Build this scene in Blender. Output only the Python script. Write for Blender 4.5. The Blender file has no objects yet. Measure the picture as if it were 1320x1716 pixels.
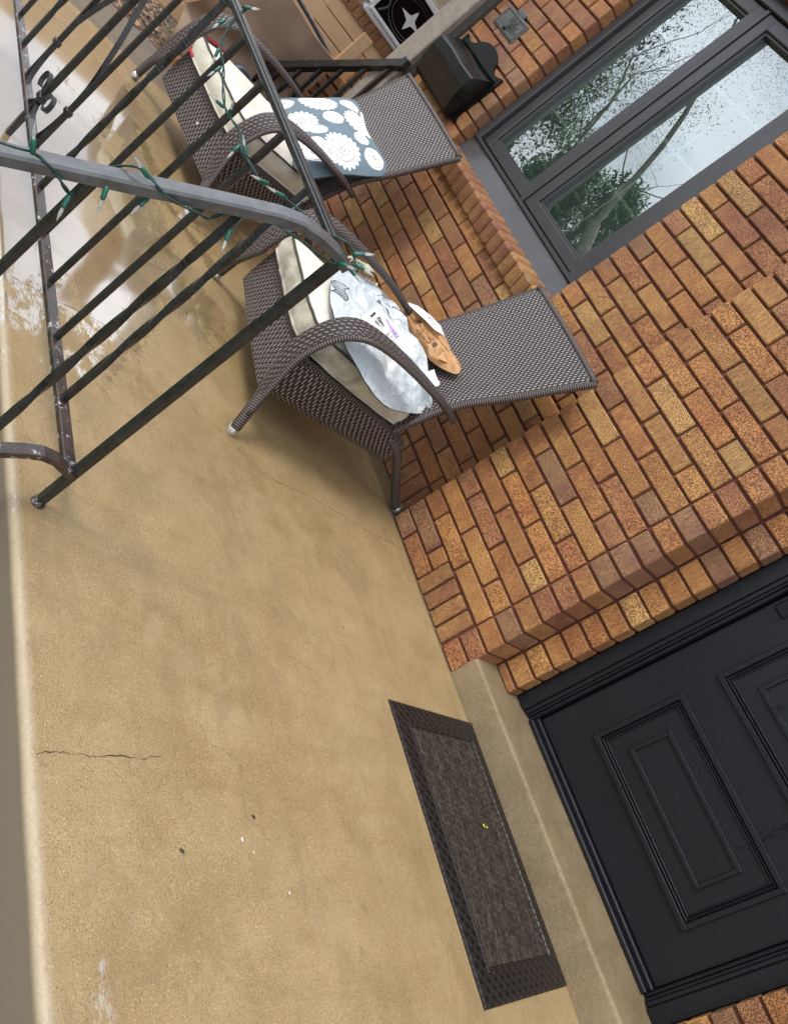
import bpy, math, random
from mathutils import Vector, Matrix, noise, Quaternion
R = math.radians
random.seed(7)
sc = bpy.context.scene
COL = sc.collection

# ---------------------------------------------------------------- camera
cam_d = bpy.data.cameras.new("camera"); cam = bpy.data.objects.new("camera", cam_d); COL.objects.link(cam)
sc.camera = cam
ax = Vector((0.29631282, 0.53448791, 0.79153104)); ay = Vector((0.79387037, 0.3229328, -0.51525162)); az = Vector((-0.5310071, 0.7810487, -0.32862499))
m = Matrix((( ax.x, -ay.x, -az.x, 0), (ax.y, -ay.y, -az.y, 0), (ax.z, -ay.z, -az.z, 1.0), (0, 0, 0, 1)))
cam.matrix_world = m
cam_d.sensor_fit = 'VERTICAL'; cam_d.sensor_height = 24.0; cam_d.lens = 1359.4 / 1716 * 24
cam_d.clip_start = 0.02; cam_d.clip_end = 500

# ---------------------------------------------------------------- world, sun, exposure
SUN_EL, SUN_AZ = 54, 186      # azimuth of the sun, degrees clockwise from +Y
w = bpy.data.worlds.new("World"); sc.world = w; w.use_nodes = True
nt = w.node_tree; nt.nodes.clear()
wo = nt.nodes.new('ShaderNodeOutputWorld'); bg = nt.nodes.new('ShaderNodeBackground'); nt.links.new(bg.outputs[0], wo.inputs[0])
sky = nt.nodes.new('ShaderNodeTexSky'); sky.sky_type = 'NISHITA'; sky.sun_disc = False
sky.sun_elevation = R(SUN_EL); sky.sun_rotation = R(SUN_AZ); sky.air_density = 1.0; sky.dust_density = 2.5
tc = nt.nodes.new('ShaderNodeTexCoord'); mp = nt.nodes.new('ShaderNodeMapping'); mp.inputs['Scale'].default_value = (1.6, 1.6, 4.0)
nz = nt.nodes.new('ShaderNodeTexNoise'); nz.inputs['Scale'].default_value = 1.7; nz.inputs['Detail'].default_value = 7; nz.inputs['Roughness'].default_value = .55
rp = nt.nodes.new('ShaderNodeValToRGB'); rp.color_ramp.elements[0].position = .36; rp.color_ramp.elements[1].position = .58
rp.color_ramp.elements[0].color = (.35, .35, .35, 1); rp.color_ramp.elements[1].color = (1, 1, 1, 1)
mx = nt.nodes.new('ShaderNodeMix'); mx.data_type = 'RGBA'
nt.links.new(tc.outputs['Generated'], mp.inputs[0]); nt.links.new(mp.outputs[0], nz.inputs[0]); nt.links.new(nz.outputs[0], rp.inputs[0])
nt.links.new(rp.outputs[0], mx.inputs[0]); nt.links.new(sky.outputs[0], mx.inputs[6]); mx.inputs[7].default_value = (14, 14.6, 15.6, 1)
nt.links.new(mx.outputs[2], bg.inputs[0]); bg.inputs[1].default_value = 0.12
sl = bpy.data.lights.new("sun", 'SUN'); so = bpy.data.objects.new("sun", sl); COL.objects.link(so)
sl.energy = 2.1; sl.angle = R(16); sl.color = (1, .95, .87)
a, e = R(SUN_AZ), R(SUN_EL)
sd = Vector((math.sin(a) * math.cos(e), math.cos(a) * math.cos(e), math.sin(e)))
so.rotation_euler = sd.to_track_quat('Z', 'Y').to_euler(); so.location = (0, -5, 6)
sc.view_settings.view_transform = 'Standard'; sc.view_settings.look = 'None'; sc.view_settings.gamma = 1
sc.view_settings.exposure = 0.06

# ---------------------------------------------------------------- node helpers
class NT:
    def __init__(s, name):
        s.m = bpy.data.materials.new(name); s.m.use_nodes = True; s.t = s.m.node_tree; s.t.nodes.clear()
        s.out = s.t.nodes.new('ShaderNodeOutputMaterial'); s.b = s.t.nodes.new('ShaderNodeBsdfPrincipled'); s.t.links.new(s.b.outputs[0], s.out.inputs[0])
        s._tc = None
    def n(s, typ, **k):
        nd = s.t.nodes.new('ShaderNode' + typ)
        for a_, v in k.items(): setattr(nd, a_, v)
        return nd
    def put(s, sock, v):
        if hasattr(v, 'is_output'): s.t.links.new(v, sock)
        else: sock.default_value = (tuple(v) + (1,) if isinstance(v, (tuple, list)) and len(v) == 3 and sock.type == 'RGBA' else v)
    def tc(s, k='Object'):
        if not s._tc: s._tc = s.n('TexCoord')
        return s._tc.outputs[k]
    def map(s, v, scale=(1, 1, 1), rot=(0, 0, 0), loc=(0, 0, 0)):
        q = s.n('Mapping'); s.put(q.inputs[0], v); q.inputs['Scale'].default_value = scale; q.inputs['Rotation'].default_value = rot; q.inputs['Location'].default_value = loc
        return q.outputs[0]
    def noise(s, scale, detail=4, rough=.5, v=None, dist=0, col=False):
        q = s.n('TexNoise'); s.put(q.inputs['Vector'], v if v is not None else s.tc()); q.inputs['Scale'].default_value = scale; q.inputs['Detail'].default_value = detail
        q.inputs['Roughness'].default_value = rough; q.inputs['Distortion'].default_value = dist
        return q.outputs[1 if col else 0]
    def vor(s, scale, v=None, feature='F1', rnd=1):
        q = s.n('TexVoronoi', feature=feature); s.put(q.inputs['Vector'], v if v is not None else s.tc()); q.inputs['Scale'].default_value = scale; q.inputs['Randomness'].default_value = rnd
        return q.outputs
    def ramp(s, v, *st):
        q = s.n('ValToRGB'); s.put(q.inputs[0], v); cr = q.color_ramp
        while len(cr.elements) < len(st): cr.elements.new(.5)
        for e_, (p, c) in zip(cr.elements, st):
            e_.position = p; e_.color = (c, c, c, 1) if not isinstance(c, (tuple, list)) else tuple(c) + (1,)
        return q.outputs[0]
    def math(s, op, a_, b_=None, c_=None):
        q = s.n('Math', operation=op); s.put(q.inputs[0], a_)
        if b_ is not None: s.put(q.inputs[1], b_)
        if c_ is not None: s.put(q.inputs[2], c_)
        return q.outputs[0]
    def mix(s, f, a_, b_, mode='MIX'):
        q = s.n('Mix', data_type='RGBA', blend_type=mode); s.put(q.inputs[0], f); s.put(q.inputs[6], a_); s.put(q.inputs[7], b_); return q.outputs[2]
    def attr(s, name):
        q = s.n('Attribute', attribute_name=name); return q.outputs
    def sep(s, v):
        q = s.n('SeparateXYZ'); s.put(q.inputs[0], v); return q.outputs
    def bump(s, h, strength=.5, dist=.001, normal=None):
        q = s.n('Bump'); s.put(q.inputs['Height'], h); q.inputs['Strength'].default_value = strength; q.inputs['Distance'].default_value = dist
        if normal is not None: s.put(q.inputs['Normal'], normal)
        return q.outputs[0]
    def set(s, **k):
        names = dict(col='Base Color', rough='Roughness', metal='Metallic', normal='Normal', spec='Specular IOR Level', coat='Coat Weight', coatr='Coat Roughness', trans='Transmission Weight', alpha='Alpha', ior='IOR', sheen='Sheen Weight')
        for a_, v in k.items(): s.put(s.b.inputs[names[a_]], v)
        return s.m

# ---------------------------------------------------------------- materials
def mat_simple(name, col, rough=.6, metal=0, nscale=60, var=.25, bump=.15, spec=.5, coat=0):
    t = NT(name); nn = t.noise(nscale, 5, .6); lo = tuple(c * (1 - var) for c in col); hi = tuple(min(1, c * (1 + var)) for c in col)
    c = t.mix(t.ramp(nn, (.3, 0.), (.7, 1.)), lo, hi)
    return t.set(col=c, rough=rough, metal=metal, normal=t.bump(nn, bump, .002), spec=spec, coat=coat, coatr=.15)

def mat_brick(name, sat=1):
    t = NT(name); col = t.attr('bcol')[0]; kind = t.attr('kind')[2]
    fine = t.noise(300, 3, .65); fine2 = t.noise(620, 2, .5); big = t.noise(14, 3, .5)
    pores = t.ramp(t.noise(260, 4, .8), (.42, 0.), (.50, 1.))
    st = t.noise(230, 3, .75, t.map(t.tc(), (1, 1, .22), (0, .10, 0)), dist=.15)
    sx = t.sep(t.tc()); ph = t.math('ADD', t.math('MULTIPLY', t.math('ADD', sx[0], sx[1]), 1330), t.math('MULTIPLY', t.noise(32, 3, .6), 9))
    rib = t.math('ADD', t.math('MULTIPLY', t.math('SINE', ph), .13), st)
    stri = t.ramp(rib, (.42, 0.), (.53, 1.))
    surf = t.mix(kind, pores, t.mix(.3, stri, pores))
    c = t.mix(t.ramp(big, (.36, 0.), (.62, 1.)), t.mix(.45, col, (.28, .09, .045)), t.mix(.28, col, (.72, .42, .14)))
    c = t.mix(t.ramp(fine2, (.35, .0), (.75, .5)), c, t.mix(.5, col, (.75, .5, .25)))
    c = t.mix(surf, t.mix(.82, c, (.04, .020, .011)), c)
    c = t.mix(t.ramp(t.noise(3.5, 5, .6), (.52, 0.), (.75, .3)), c, (.09, .04, .02))
    h = t.math('ADD', surf, t.math('MULTIPLY', big, .7))
    return t.set(col=c, rough=t.math('MULTIPLY_ADD', fine, .35, .36), normal=t.bump(h, .9, .0022), spec=.5)

def mat_mortar():
    t = NT('mortar'); nn = t.noise(120, 4, .6)
    return t.set(col=t.mix(nn, (.085, .028, .019), (.19, .066, .046)), rough=.75, normal=t.bump(nn, .6, .002))

def mat_concrete(name='porch_concrete', wet=True, base=((.232, .155, .067), (.345, .248, .120)), dark=1.0):
    t = NT(name); P = t.tc()
    big = t.noise(1.5, 6, .62, dist=.5); mid = t.noise(7, 6, .65); fine = t.noise(320, 4, .8); grain = t.noise(700, 1, .5)
    streak = t.noise(5, 5, .6, t.map(P, (3.2, .7, 1), (0, 0, .6)))
    lo, hi = base; pale = tuple(min(1, v * 1.12 + .05) for v in hi); drk = tuple(v * .55 for v in lo)
    c = t.mix(t.ramp(big, (.30, 0.), (.70, 1.)), lo, hi)
    c = t.mix(t.ramp(mid, (.35, .0), (.75, .5)), c, pale)
    c = t.mix(t.ramp(streak, (.5, 0.), (.72, .4)), c, tuple(v * .85 for v in lo))
    c = t.mix(t.ramp(fine, (.35, .8), (.47, 0.)), c, drk)
    c = t.mix(t.ramp(fine, (.53, .0), (.66, .7)), c, tuple(min(1, v * 1.6) for v in hi))
    c = t.mix(t.ramp(t.noise(120, 4, .7), (.34, .3), (.45, 0.)), c, drk)
    c = t.mix(t.ramp(t.noise(2.3, 8, .7, t.map(P, loc=(3, 1, 0)), dist=.9), (.52, 0.), (.74, .38)), c, tuple(v * w_ for v, w_ in zip(lo, (.90, .78, .70))))
    c = t.mix(t.ramp(t.noise(4.1, 8, .75, t.map(P, (1, 1, 1), loc=(7, 2, 0)), dist=.4), (.56, 0.), (.72, .45)), c, tuple(v * w_ for v, w_ in zip(hi, (1.05, 1.1, 1.25))))
    c = t.mix(t.ramp(t.noise(11, 7, .75, t.map(P, loc=(2, 5, 0))), (.58, 0.), (.72, .35)), c, drk)
    sp_ = t.vor(150); c = t.mix(t.math('MULTIPLY', t.ramp(sp_[0], (.14, .8), (.24, 0.)), t.ramp(t.sep(sp_[1])[0], (.55, 0.), (.6, 1.))), c, t.mix(t.ramp(t.sep(sp_[1])[1], (.48, 0.), (.52, 1.)), drk, tuple(min(1, v * 1.7) for v in hi)))
    c = t.mix(t.ramp(t.noise(3.4, 10, .78, t.map(P, (1, 1.9, 1), (0, 0, .9), (5, 3, 0)), dist=.6), (.50, 0.), (.60, .34)), c, tuple(v * w_ for v, w_ in zip(lo, (.80, .84, .98))))
    c = t.mix(t.ramp(t.noise(6.5, 10, .8, t.map(P, (1, 1, 1), (0, 0, .3), (9, 4, 0)), dist=.3), (.54, 0.), (.62, .32)), c, tuple(v * w_ for v, w_ in zip(hi, (1.08, 1.14, 1.35))))
    c = t.mix(t.ramp(t.noise(16, 8, .8, t.map(P, loc=(1, 8, 0))), (.60, 0.), (.68, .35)), c, drk)
    hc = t.vor(5.5, v=t.mix(.10, P, t.noise(5, 6, .65, col=True)), feature='DISTANCE_TO_EDGE')[0]
    c = t.mix(t.math('MULTIPLY', t.ramp(hc, (.0, .6), (.010, 0.)), t.ramp(t.noise(2.1, 3), (.50, 0.), (.62, .8))), c, drk)
    c = t.mix(t.ramp(t.noise(55, 6, .8), (.56, 0.), (.70, .4)), c, pale)
    c = t.mix(t.ramp(t.vor(34)[0], (.04, .55), (.075, 0.)), c, t.mix(t.ramp(t.noise(22, 1), (.48, 0.), (.52, 1.)), drk, pale))
    h = t.math('ADD', t.math('MULTIPLY', fine, .8), t.math('MULTIPLY', grain, .4))
    rough = t.math('MULTIPLY_ADD', fine, .3, .45)
    if wet:
        s = t.sep(P); x, y = s[0], s[1]
        fx = t.n('MapRange'); t.put(fx.inputs[0], x); fx.inputs[1].default_value = -1.05; fx.inputs[2].default_value = -2.0; fx.inputs[3].default_value = 0; fx.inputs[4].default_value = .335
        fy = t.n('MapRange'); t.put(fy.inputs[0], y); fy.inputs[1].default_value = 1.65; fy.inputs[2].default_value = .85; fy.inputs[3].default_value = 0; fy.inputs[4].default_value = .24
        wn = t.noise(2.6, 9, .72, t.map(P, (1, 1.6, 1), (0, 0, -.5)), dist=.5)
        ws = t.math('ADD', t.math('ADD', t.math('ADD', wn, fx.outputs[0]), fy.outputs[0]), t.math('MULTIPLY', t.math('SUBTRACT', t.noise(60, 3, .7, t.map(P, (1, 3, 1), (0, 0, .5))), .5), .22))
        wm = t.ramp(ws, (.87, 0.), (.925, 1.))
        damp = t.ramp(ws, (.60, 0.), (.90, 1.))
        rough = t.mix(wm, t.mix(damp, rough, (.30, .30, .30)), (.12, .12, .12))
        c = t.mix(t.math('MULTIPLY', damp, .12), c, tuple(v * .75 for v in lo))
        h = t.mix(wm, h, t.math('MULTIPLY', t.noise(30, 4, .7), .5))
        edge = t.n('MapRange'); t.put(edge.inputs[0], t.math('ADD', y, t.math('MULTIPLY', t.noise(45, 4, .7), .022))); edge.inputs[1].default_value = .776; edge.inputs[2].default_value = .790; edge.inputs[3].default_value = .42; edge.inputs[4].default_value = 0  # pale band: highlight of the rounded slab edge, painted into the colour
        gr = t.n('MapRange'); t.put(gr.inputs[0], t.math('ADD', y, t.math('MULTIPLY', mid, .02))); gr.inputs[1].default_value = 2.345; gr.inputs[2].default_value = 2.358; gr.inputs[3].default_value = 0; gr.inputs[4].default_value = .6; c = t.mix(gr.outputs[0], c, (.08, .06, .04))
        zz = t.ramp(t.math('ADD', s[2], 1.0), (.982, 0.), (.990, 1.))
        c = t.mix(t.math('MULTIPLY', edge.outputs[0], zz), t.mix(zz, (.17, .14, .10), c), (.50, .44, .35))  # riser below the edge gets its shade as a darker colour
        t.put(t.b.inputs['Coat Weight'], wm); t.b.inputs['Coat Roughness'].default_value = .07; t.b.inputs['Coat IOR'].default_value = 4.2
    return t.set(col=c, rough=rough, normal=t.bump(h, .5, .0018), spec=.5)

def mat_iron(name='painted_iron', rust=.35):
    t = NT(name); nn = t.noise(38, 5, .65); fine = t.noise(300, 3, .6)
    c = t.mix(t.ramp(nn, (.35, 0.), (.65, 1.)), (.007, .0075, .008), (.021, .022, .0225))
    rm = t.ramp(t.noise(13, 6, .7), (.58, 0.), (.66, rust)); c = t.mix(rm, c, (.07, .045, .035))
    drops = t.ramp(t.vor(95)[0], (.16, 1.), (.22, 0.))
    c = t.mix(t.math('MULTIPLY', drops, .5), c, (.008, .009, .01))
    h = t.math('ADD', fine, t.math('MULTIPLY', drops, 1.6))
    return t.set(col=c, rough=t.ramp(nn, (.35, .22), (.65, .42)), normal=t.bump(h, .35, .0012), spec=.5, coat=.22, coatr=.2)

def mat_ironbottom():
    t = NT('weathered_iron'); nn = t.noise(26, 6, .7); fine = t.noise(240, 3, .6)
    c = t.mix(t.ramp(nn, (.4, 0.), (.58, 1.)), (.014, .0135, .013), (.05, .028, .021))
    c = t.mix(t.ramp(t.noise(45, 6, .75), (.58, 0.), (.63, .9)), c, (.42, .42, .43))
    return t.set(col=c, rough=t.ramp(nn, (.3, .18), (.7, .5)), normal=t.bump(fine, .4, .0012), coat=.4)

def mat_wicker(name='brown_wicker', pu=.0110, pv=.019, base=((.014, .008, .007), (.055, .033, .030)), lite=(.60, .54, .51)):
    t = NT(name); s = t.sep(t.tc('UV'))
    jit = t.noise(45, 2, .5, v=t.tc('UV'))
    u = t.math('DIVIDE', s[0], pu); v = t.math('ADD', t.math('DIVIDE', s[1], pv), t.math('MULTIPLY', jit, .35))
    fu = t.math('FLOOR', u); par = t.math('MULTIPLY', t.math('MODULO', t.math('ADD', fu, 1000), 2), .5)
    vv = t.math('FRACT', t.math('ADD', v, t.math('ADD', par, 1000)))
    uu = t.math('ABSOLUTE', t.math('SUBTRACT', t.math('FRACT', t.math('ADD', u, t.math('MULTIPLY', vv, .35))), .5))
    over = t.math('SUBTRACT', 1, t.math('MULTIPLY', uu, 2))           # ridge across the strand
    seg = t.math('SINE', t.math('MULTIPLY', vv, math.pi))
    dash = t.math('MULTIPLY', t.ramp(uu, (.07, 1.), (.12, 0.)), t.ramp(vv, (.14, 0.), (.20, 1.), (.70, 1.), (.78, 0.)))
    row = t.math('ABSOLUTE', t.math('SUBTRACT', t.math('FRACT', t.math('MULTIPLY', v, 3)), .5))
    rowm = t.ramp(row, (.36, 0.), (.5, 1.))
    c = t.mix(t.math('MULTIPLY', over, seg), base[0], base[1])
    c = t.mix(t.math('MULTIPLY', rowm, .6), c, (.012, .008, .008))
    c = t.mix(dash, c, lite)  # pale dashes are highlights on the weave crossings, painted in
    h = t.math('ADD', t.math('MULTIPLY', over, .6), t.math('ADD', t.math('MULTIPLY', seg, .7), t.math('MULTIPLY', rowm, -.6)))
    h = t.math('ADD', h, t.math('MULTIPLY', dash, .5))
    return t.set(col=c, rough=.42, normal=t.bump(h, .9, .0022), spec=.5)

def mat_wrap():      # cane wound round a tube: rings along V
    t = NT('wound_cane'); s = t.sep(t.tc('UV'))
    f = t.math('ABSOLUTE', t.math('SUBTRACT', t.math('FRACT', t.math('MULTIPLY', s[1], 130)), .5))
    g = t.ramp(f, (.0, 1.), (.38, .35), (.5, 0.))
    c = t.mix(g, (.008, .005, .005), (.055, .036, .033)); c = t.mix(t.ramp(f, (.03, .75), (.09, 0.)), c, (.40, .36, .35))
    return t.set(col=c, rough=.4, normal=t.bump(g, .9, .002))

def mat_fabric(name, col, dirt=(.2, .16, .09), amt=.0, rough=.85):
    t = NT(name); nn = t.noise(9, 6, .65); f = t.noise(900, 2, .5)
    z = t.sep(t.tc('UV'))[1]
    c = t.mix(t.ramp(nn, (.48, 0.), (.75, amt)), col, dirt)
    if name == 'soiled_canvas_side':
        c = t.mix(t.ramp(t.noise(11, 4, .6), (.40, 0.), (.66, .75)), col, dirt)
    return t.set(col=c, rough=rough, normal=t.bump(t.math('ADD', f, t.math('MULTIPLY', t.noise(28, 4, .6), 2.2)), .35, .003), sheen=.2, spec=.25)

def mat_suzani():     # white medallions with line rings on slate blue
    t = NT('medallion_print'); s = t.sep(t.tc('UV')); wob = t.noise(40, 2, .5, v=t.tc('UV'))
    W = None; Ln = None
    for cx, cy, r in ((-.19, .085, .042), (-.205, .165, .045), (-.10, .29, .06), (-.075, .20, .055), (-.06, .085, .034), (-.085, -.10, .034), (.158, .0, .082), (.146, -.141, .045), (.018, .134, .074), (.024, -.011, .044), (.018, -.139, .078), (-.160, .016, .080), (-.176, -.128, .046), (.095, .215, .048), (-.150, .142, .046), (.172, .145, .044), (.10, -.23, .05), (-.07, -.235, .045), (-.06, .235, .05)):
        u = t.math('SUBTRACT', s[0], cx); v = t.math('SUBTRACT', s[1], cy)
        d = t.math('DIVIDE', t.math('SQRT', t.math('ADD', t.math('MULTIPLY', u, u), t.math('MULTIPLY', v, v))), r * 1.02)
        ang = t.math('ARCTAN2', v, u); big = r > .06
        pet = t.math('ABSOLUTE', t.math('SINE', t.math('MULTIPLY', ang, 10 if big else 3)))
        wgt = .16 if big else .04
        m = t.ramp(t.math('ADD', d, t.math('SUBTRACT', wgt, t.math('MULTIPLY', pet, wgt))), (.97, 1.), (1., 0.))
        rg = lambda k, wd: t.ramp(t.math('ABSOLUTE', t.math('SUBTRACT', d, k)), (wd * .5, 1.), (wd, 0.))
        if big: l = t.math('MAXIMUM', rg(.62, .030), t.math('MAXIMUM', rg(.12, .04), t.math('MULTIPLY', rg(.34, .09), t.ramp(t.math('SINE', t.math('MULTIPLY', ang, 16)), (.0, 0.), (.4, 1.)))))
        else: l = t.math('MAXIMUM', rg(.16, .07), rg(.80, .035))
        W = m if W is None else t.math('MAXIMUM', W, m); Ln = l if Ln is None else t.math('MAXIMUM', Ln, l)
    c = t.mix(W, t.mix(wob, (.11, .155, .195), (.18, .235, .28)), (.80, .78, .75))
    c = t.mix(t.math('MULTIPLY', Ln, .75), c, (.09, .11, .14))
    return t.set(col=c, rough=.85, normal=t.bump(t.noise(500, 2), .3, .001), spec=.2)

def mat_poly():
    t = NT('white_poly'); nn = t.noise(7, 4, .55, dist=1.2); n2 = t.noise(26, 4, .6)
    c = t.mix(t.noise(5, 2), (.50, .57, .62), (.62, .665, .69))
    return t.set(col=c, rough=.33, normal=t.bump(t.math('ADD', t.ramp(t.math('ABSOLUTE', t.math('SUBTRACT', t.noise(9, 3, .5, dist=1.5), .5)), (.0, 1.), (.10, 0.)), t.math('MULTIPLY', n2, .5)), .35, .008), spec=.4)

def mat_wood():
    t = NT('pale_softwood'); g = t.noise(9, 6, .6, t.map(t.tc(), (4, .5, 7)), dist=.5)
    c = t.mix(g, (.66, .40, .20), (.88, .64, .40)); kn = t.vor(2.6, t.map(t.tc(), (1, 1, 2.6)))[0]
    c = t.mix(t.ramp(kn, (.03, .7), (.07, 0.)), c, (.28, .12, .05))
    return t.set(col=c, rough=.6, normal=t.bump(g, .3, .002))

def mat_mat():
    t = NT('ribbed_carpet'); P = t.tc('UV')
    r = t.noise(95, 3, .6, t.map(P, (.35, 1.6, 1))); f = t.noise(420, 2, .6)
    sx_ = t.sep(P); v = t.math('SINE', t.math('ADD', t.math('MULTIPLY', sx_[1], 620), t.math('MULTIPLY', t.math('SINE', t.math('MULTIPLY', sx_[0], 330)), 1.1)))
    k = t.math('ADD', t.math('MULTIPLY', r, .8), t.math('MULTIPLY', f, .6))
    c = t.mix(t.ramp(k, (.58, 0.), (.84, 1.)), (.014, .010, .008), (.105, .085, .066)); c = t.mix(t.ramp(v, (-.2, .0), (.6, .75)), c, (.018, .013, .011))
    return t.set(col=c, rough=.9, normal=t.bump(k, 1, .004), spec=.2)

def mat_rubber():
    t = NT('moulded_rubber'); P = t.tc('UV'); s = t.sep(P)
    # crossing arcs: two offset families of circles
    def fam(ox, oy):
        u = t.math('SUBTRACT', t.math('FRACT', t.math('ADD', t.math('DIVIDE', s[0], .034), ox)), .5); v = t.math('SUBTRACT', t.math('FRACT', t.math('ADD', t.math('DIVIDE', s[1], .034), oy)), .5)
        d = t.math('SQRT', t.math('ADD', t.math('MULTIPLY', u, u), t.math('MULTIPLY', v, v)))
        return t.ramp(t.math('ABSOLUTE', t.math('SUBTRACT', d, .46)), (.02, 1.), (.07, 0.))
    h = t.math('MAXIMUM', fam(0, 0), fam(.5, .5))
    c = t.mix(h, (.008, .006, .0055), (.028, .021, .019))
    return t.set(col=c, rough=.38, normal=t.bump(h, .9, .004), spec=.35)

def mat_door():
    t = NT('wet_black_paint'); nn = t.noise(5, 5, .6); f = t.noise(180, 3, .6)
    d1 = t.vor(110); drop = t.math('MULTIPLY', t.ramp(d1[0], (.12, 1.), (.26, 0.)), t.ramp(t.vor(110)[1], (.50, 0.), (.62, 1.)))
    wetm = t.ramp(t.noise(3.2, 6, .7, t.map(t.tc(), (2.2, 1, .9))), (.63, 0.), (.66, .7))
    c = t.mix(nn, (.0055, .0065, .010), (.010, .0115, .016)); c = t.mix(t.math('MULTIPLY', wetm, .7), c, (.005, .005, .006))
    return t.set(col=c, rough=t.mix(wetm, (.34, .34, .34), (.12, .12, .12)), normal=t.bump(t.math('ADD', t.math('MULTIPLY', f, .15), t.math('MULTIPLY', drop, 2.2)), .55, .0025), spec=.3)

def mat_glass():
    t = NT('window_glass'); tr = t.n('BsdfTransparent'); tr.inputs[0].default_value = (.78, .86, .82, 1); gl = t.n('BsdfGlossy'); gl.inputs['Roughness'].default_value = .004; gl.inputs['Color'].default_value = (.9, .97, 1, 1)
    fr = t.n('Fresnel'); fr.inputs[0].default_value = 1.75; mxs = t.n('MixShader')
    
    gm = t.n('NewGeometry'); f = t.math('MULTIPLY', t.math('MULTIPLY_ADD', fr.outputs[0], 1.0, .34), t.math('SUBTRACT', 1, gm.outputs['Backfacing'])); t.t.links.new(f, mxs.inputs[0]); t.t.links.new(tr.outputs[0], mxs.inputs[1]); t.t.links.new(gl.outputs[0], mxs.inputs[2]); df_ = t.n('BsdfDiffuse'); df_.inputs[0].default_value = (.30, .40, .34, 1); m2 = t.n('MixShader'); m2.inputs[0].default_value = .04; t.t.links.new(mxs.outputs[0], m2.inputs[1]); t.t.links.new(df_.outputs[0], m2.inputs[2]); t.t.links.new(m2.outputs[0], t.out.inputs[0])
    return t.m

def mat_leaf(name, c0, c1):
    t = NT(name); k = t.attr('kind')[2]
    return t.set(col=t.mix(k, c0, c1), rough=.55, spec=.3)

M = {}
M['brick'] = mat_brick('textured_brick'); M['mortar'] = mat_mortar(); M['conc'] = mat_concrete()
M['steps'] = mat_concrete('step_concrete', False, ((.085, .066, .042), (.15, .118, .08)))
M['step'] = mat_concrete('sill_concrete', False, ((.15, .108, .058), (.24, .18, .10)))
M['iron'] = mat_iron(); M['iron2'] = mat_ironbottom(); M['world_sky_paint'] = mat_simple('weathered_rail_paint', (.065, .067, .070), .36, var=.35, nscale=45, bump=.3, coat=.6); M['wicker'] = mat_wicker(); M['wrap'] = mat_wrap()  # handrail paint is paler: the sky's reflection is mixed into its colour
M['wickerback'] = mat_wicker('grey_brown_wicker', .0100, .0175, ((.022, .016, .015), (.105, .083, .080)), (.70, .65, .64))
M['canvas'] = mat_fabric('off_white_canvas', (.66, .63, .56), amt=.3); M['canvas_side'] = mat_fabric('soiled_canvas_side', (.50, .47, .38), dirt=(.13, .12, .07))
M['canvas_side2'] = mat_fabric('cream_canvas_side', (.58, .55, .45), dirt=(.3, .27, .2), amt=.5)
M['piping'] = mat_simple('dark_piping', (.05, .045, .035), .8); M['redpipe'] = mat_simple('red_trim', (.42, .025, .045), .7)
M['suzani'] = mat_suzani(); M['poly'] = mat_poly(); M['wood'] = mat_wood(); M['carpet'] = mat_mat(); M['rubber'] = mat_rubber(); M['door'] = mat_door(); M['glass'] = mat_glass()
M['kraft'] = mat_simple('kraft_paper', (.44, .24, .105), .5, var=.18, nscale=18, bump=.3); M['paper'] = mat_simple('white_paper', (.78, .78, .78), .5, var=.05)
M['ink'] = mat_simple('black_ink', (.02, .02, .022), .5); M['greyink'] = mat_simple('grey_ink', (.16, .16, .18), .5); M['brownink'] = mat_simple('brown_ink', (.10, .05, .03), .5); M['purple'] = mat_simple('purple_ink', (.50, .36, .70), .5); M['redink'] = mat_simple('red_ink', (.6, .12, .14), .5)
M['frame'] = mat_simple('charcoal_frame', (.044, .043, .047), .36, var=.12, nscale=8, bump=.03, coat=.2)
M['flash'] = mat_simple('wet_flashing', (.055, .053, .056), .22, var=.25, nscale=5, bump=.02, coat=.5)
M['trim'] = mat_simple('taupe_trim', (.23, .195, .165), .5, var=.2, nscale=30); M['trimd'] = mat_simple('grooved_dark_trim', (.06, .055, .05), .5)
M['blackgloss'] = mat_simple('gloss_black_metal', (.003, .003, .0033), .25, var=.3, nscale=11, bump=.4, coat=0, spec=.4)
M['greymetal'] = mat_simple('aged_grey_metal', (.085, .09, .09), .45, var=.25, nscale=60, bump=.3)
M['steel'] = mat_simple('brushed_cap', (.55, .55, .54), .3, metal=.8, bump=.05); M['muntin'] = mat_simple('sage_muntin', (.30, .33, .26), .5)
M['greenw'] = mat_simple('green_wire', (.008, .038, .032), .4, spec=.5); M['greens'] = mat_simple('green_socket', (.012, .10, .072), .3)
t = NT('clear_bulb'); M['bulb'] = t.set(col=(.8, .82, .82), rough=.08, trans=.75, ior=1.45)
M['card'] = mat_simple('cardboard', (.30, .205, .14), .7, var=.12, nscale=6, bump=.1); M['white'] = mat_simple('white_paint', (.74, .75, .77), .4, var=.05)
M['redbrick'] = mat_simple('plain_red_brick', (.25, .075, .045), .7, nscale=90, bump=.4); M['dark'] = mat_simple('dark_interior', (.05, .065, .052), .8)
M['beige'] = mat_simple('beige_wall', (.42, .34, .25), .7); M['taupewall'] = mat_simple('grey_beige_siding', (.30, .26, .22), .7)
M['tyre'] = mat_simple('grey_rubber', (.05, .055, .07), .5); M['dirt'] = mat_simple('brown_soil', (.10, .065, .04), .9, nscale=25, var=.5, bump=.8)
M['path'] = mat_concrete('damp_brown_walk', False, ((.105, .078, .05), (.18, .14, .095)))
M['bark'] = mat_simple('grey_bark', (.16, .14, .115), .85, nscale=12, var=.4, bump=.9)
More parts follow.
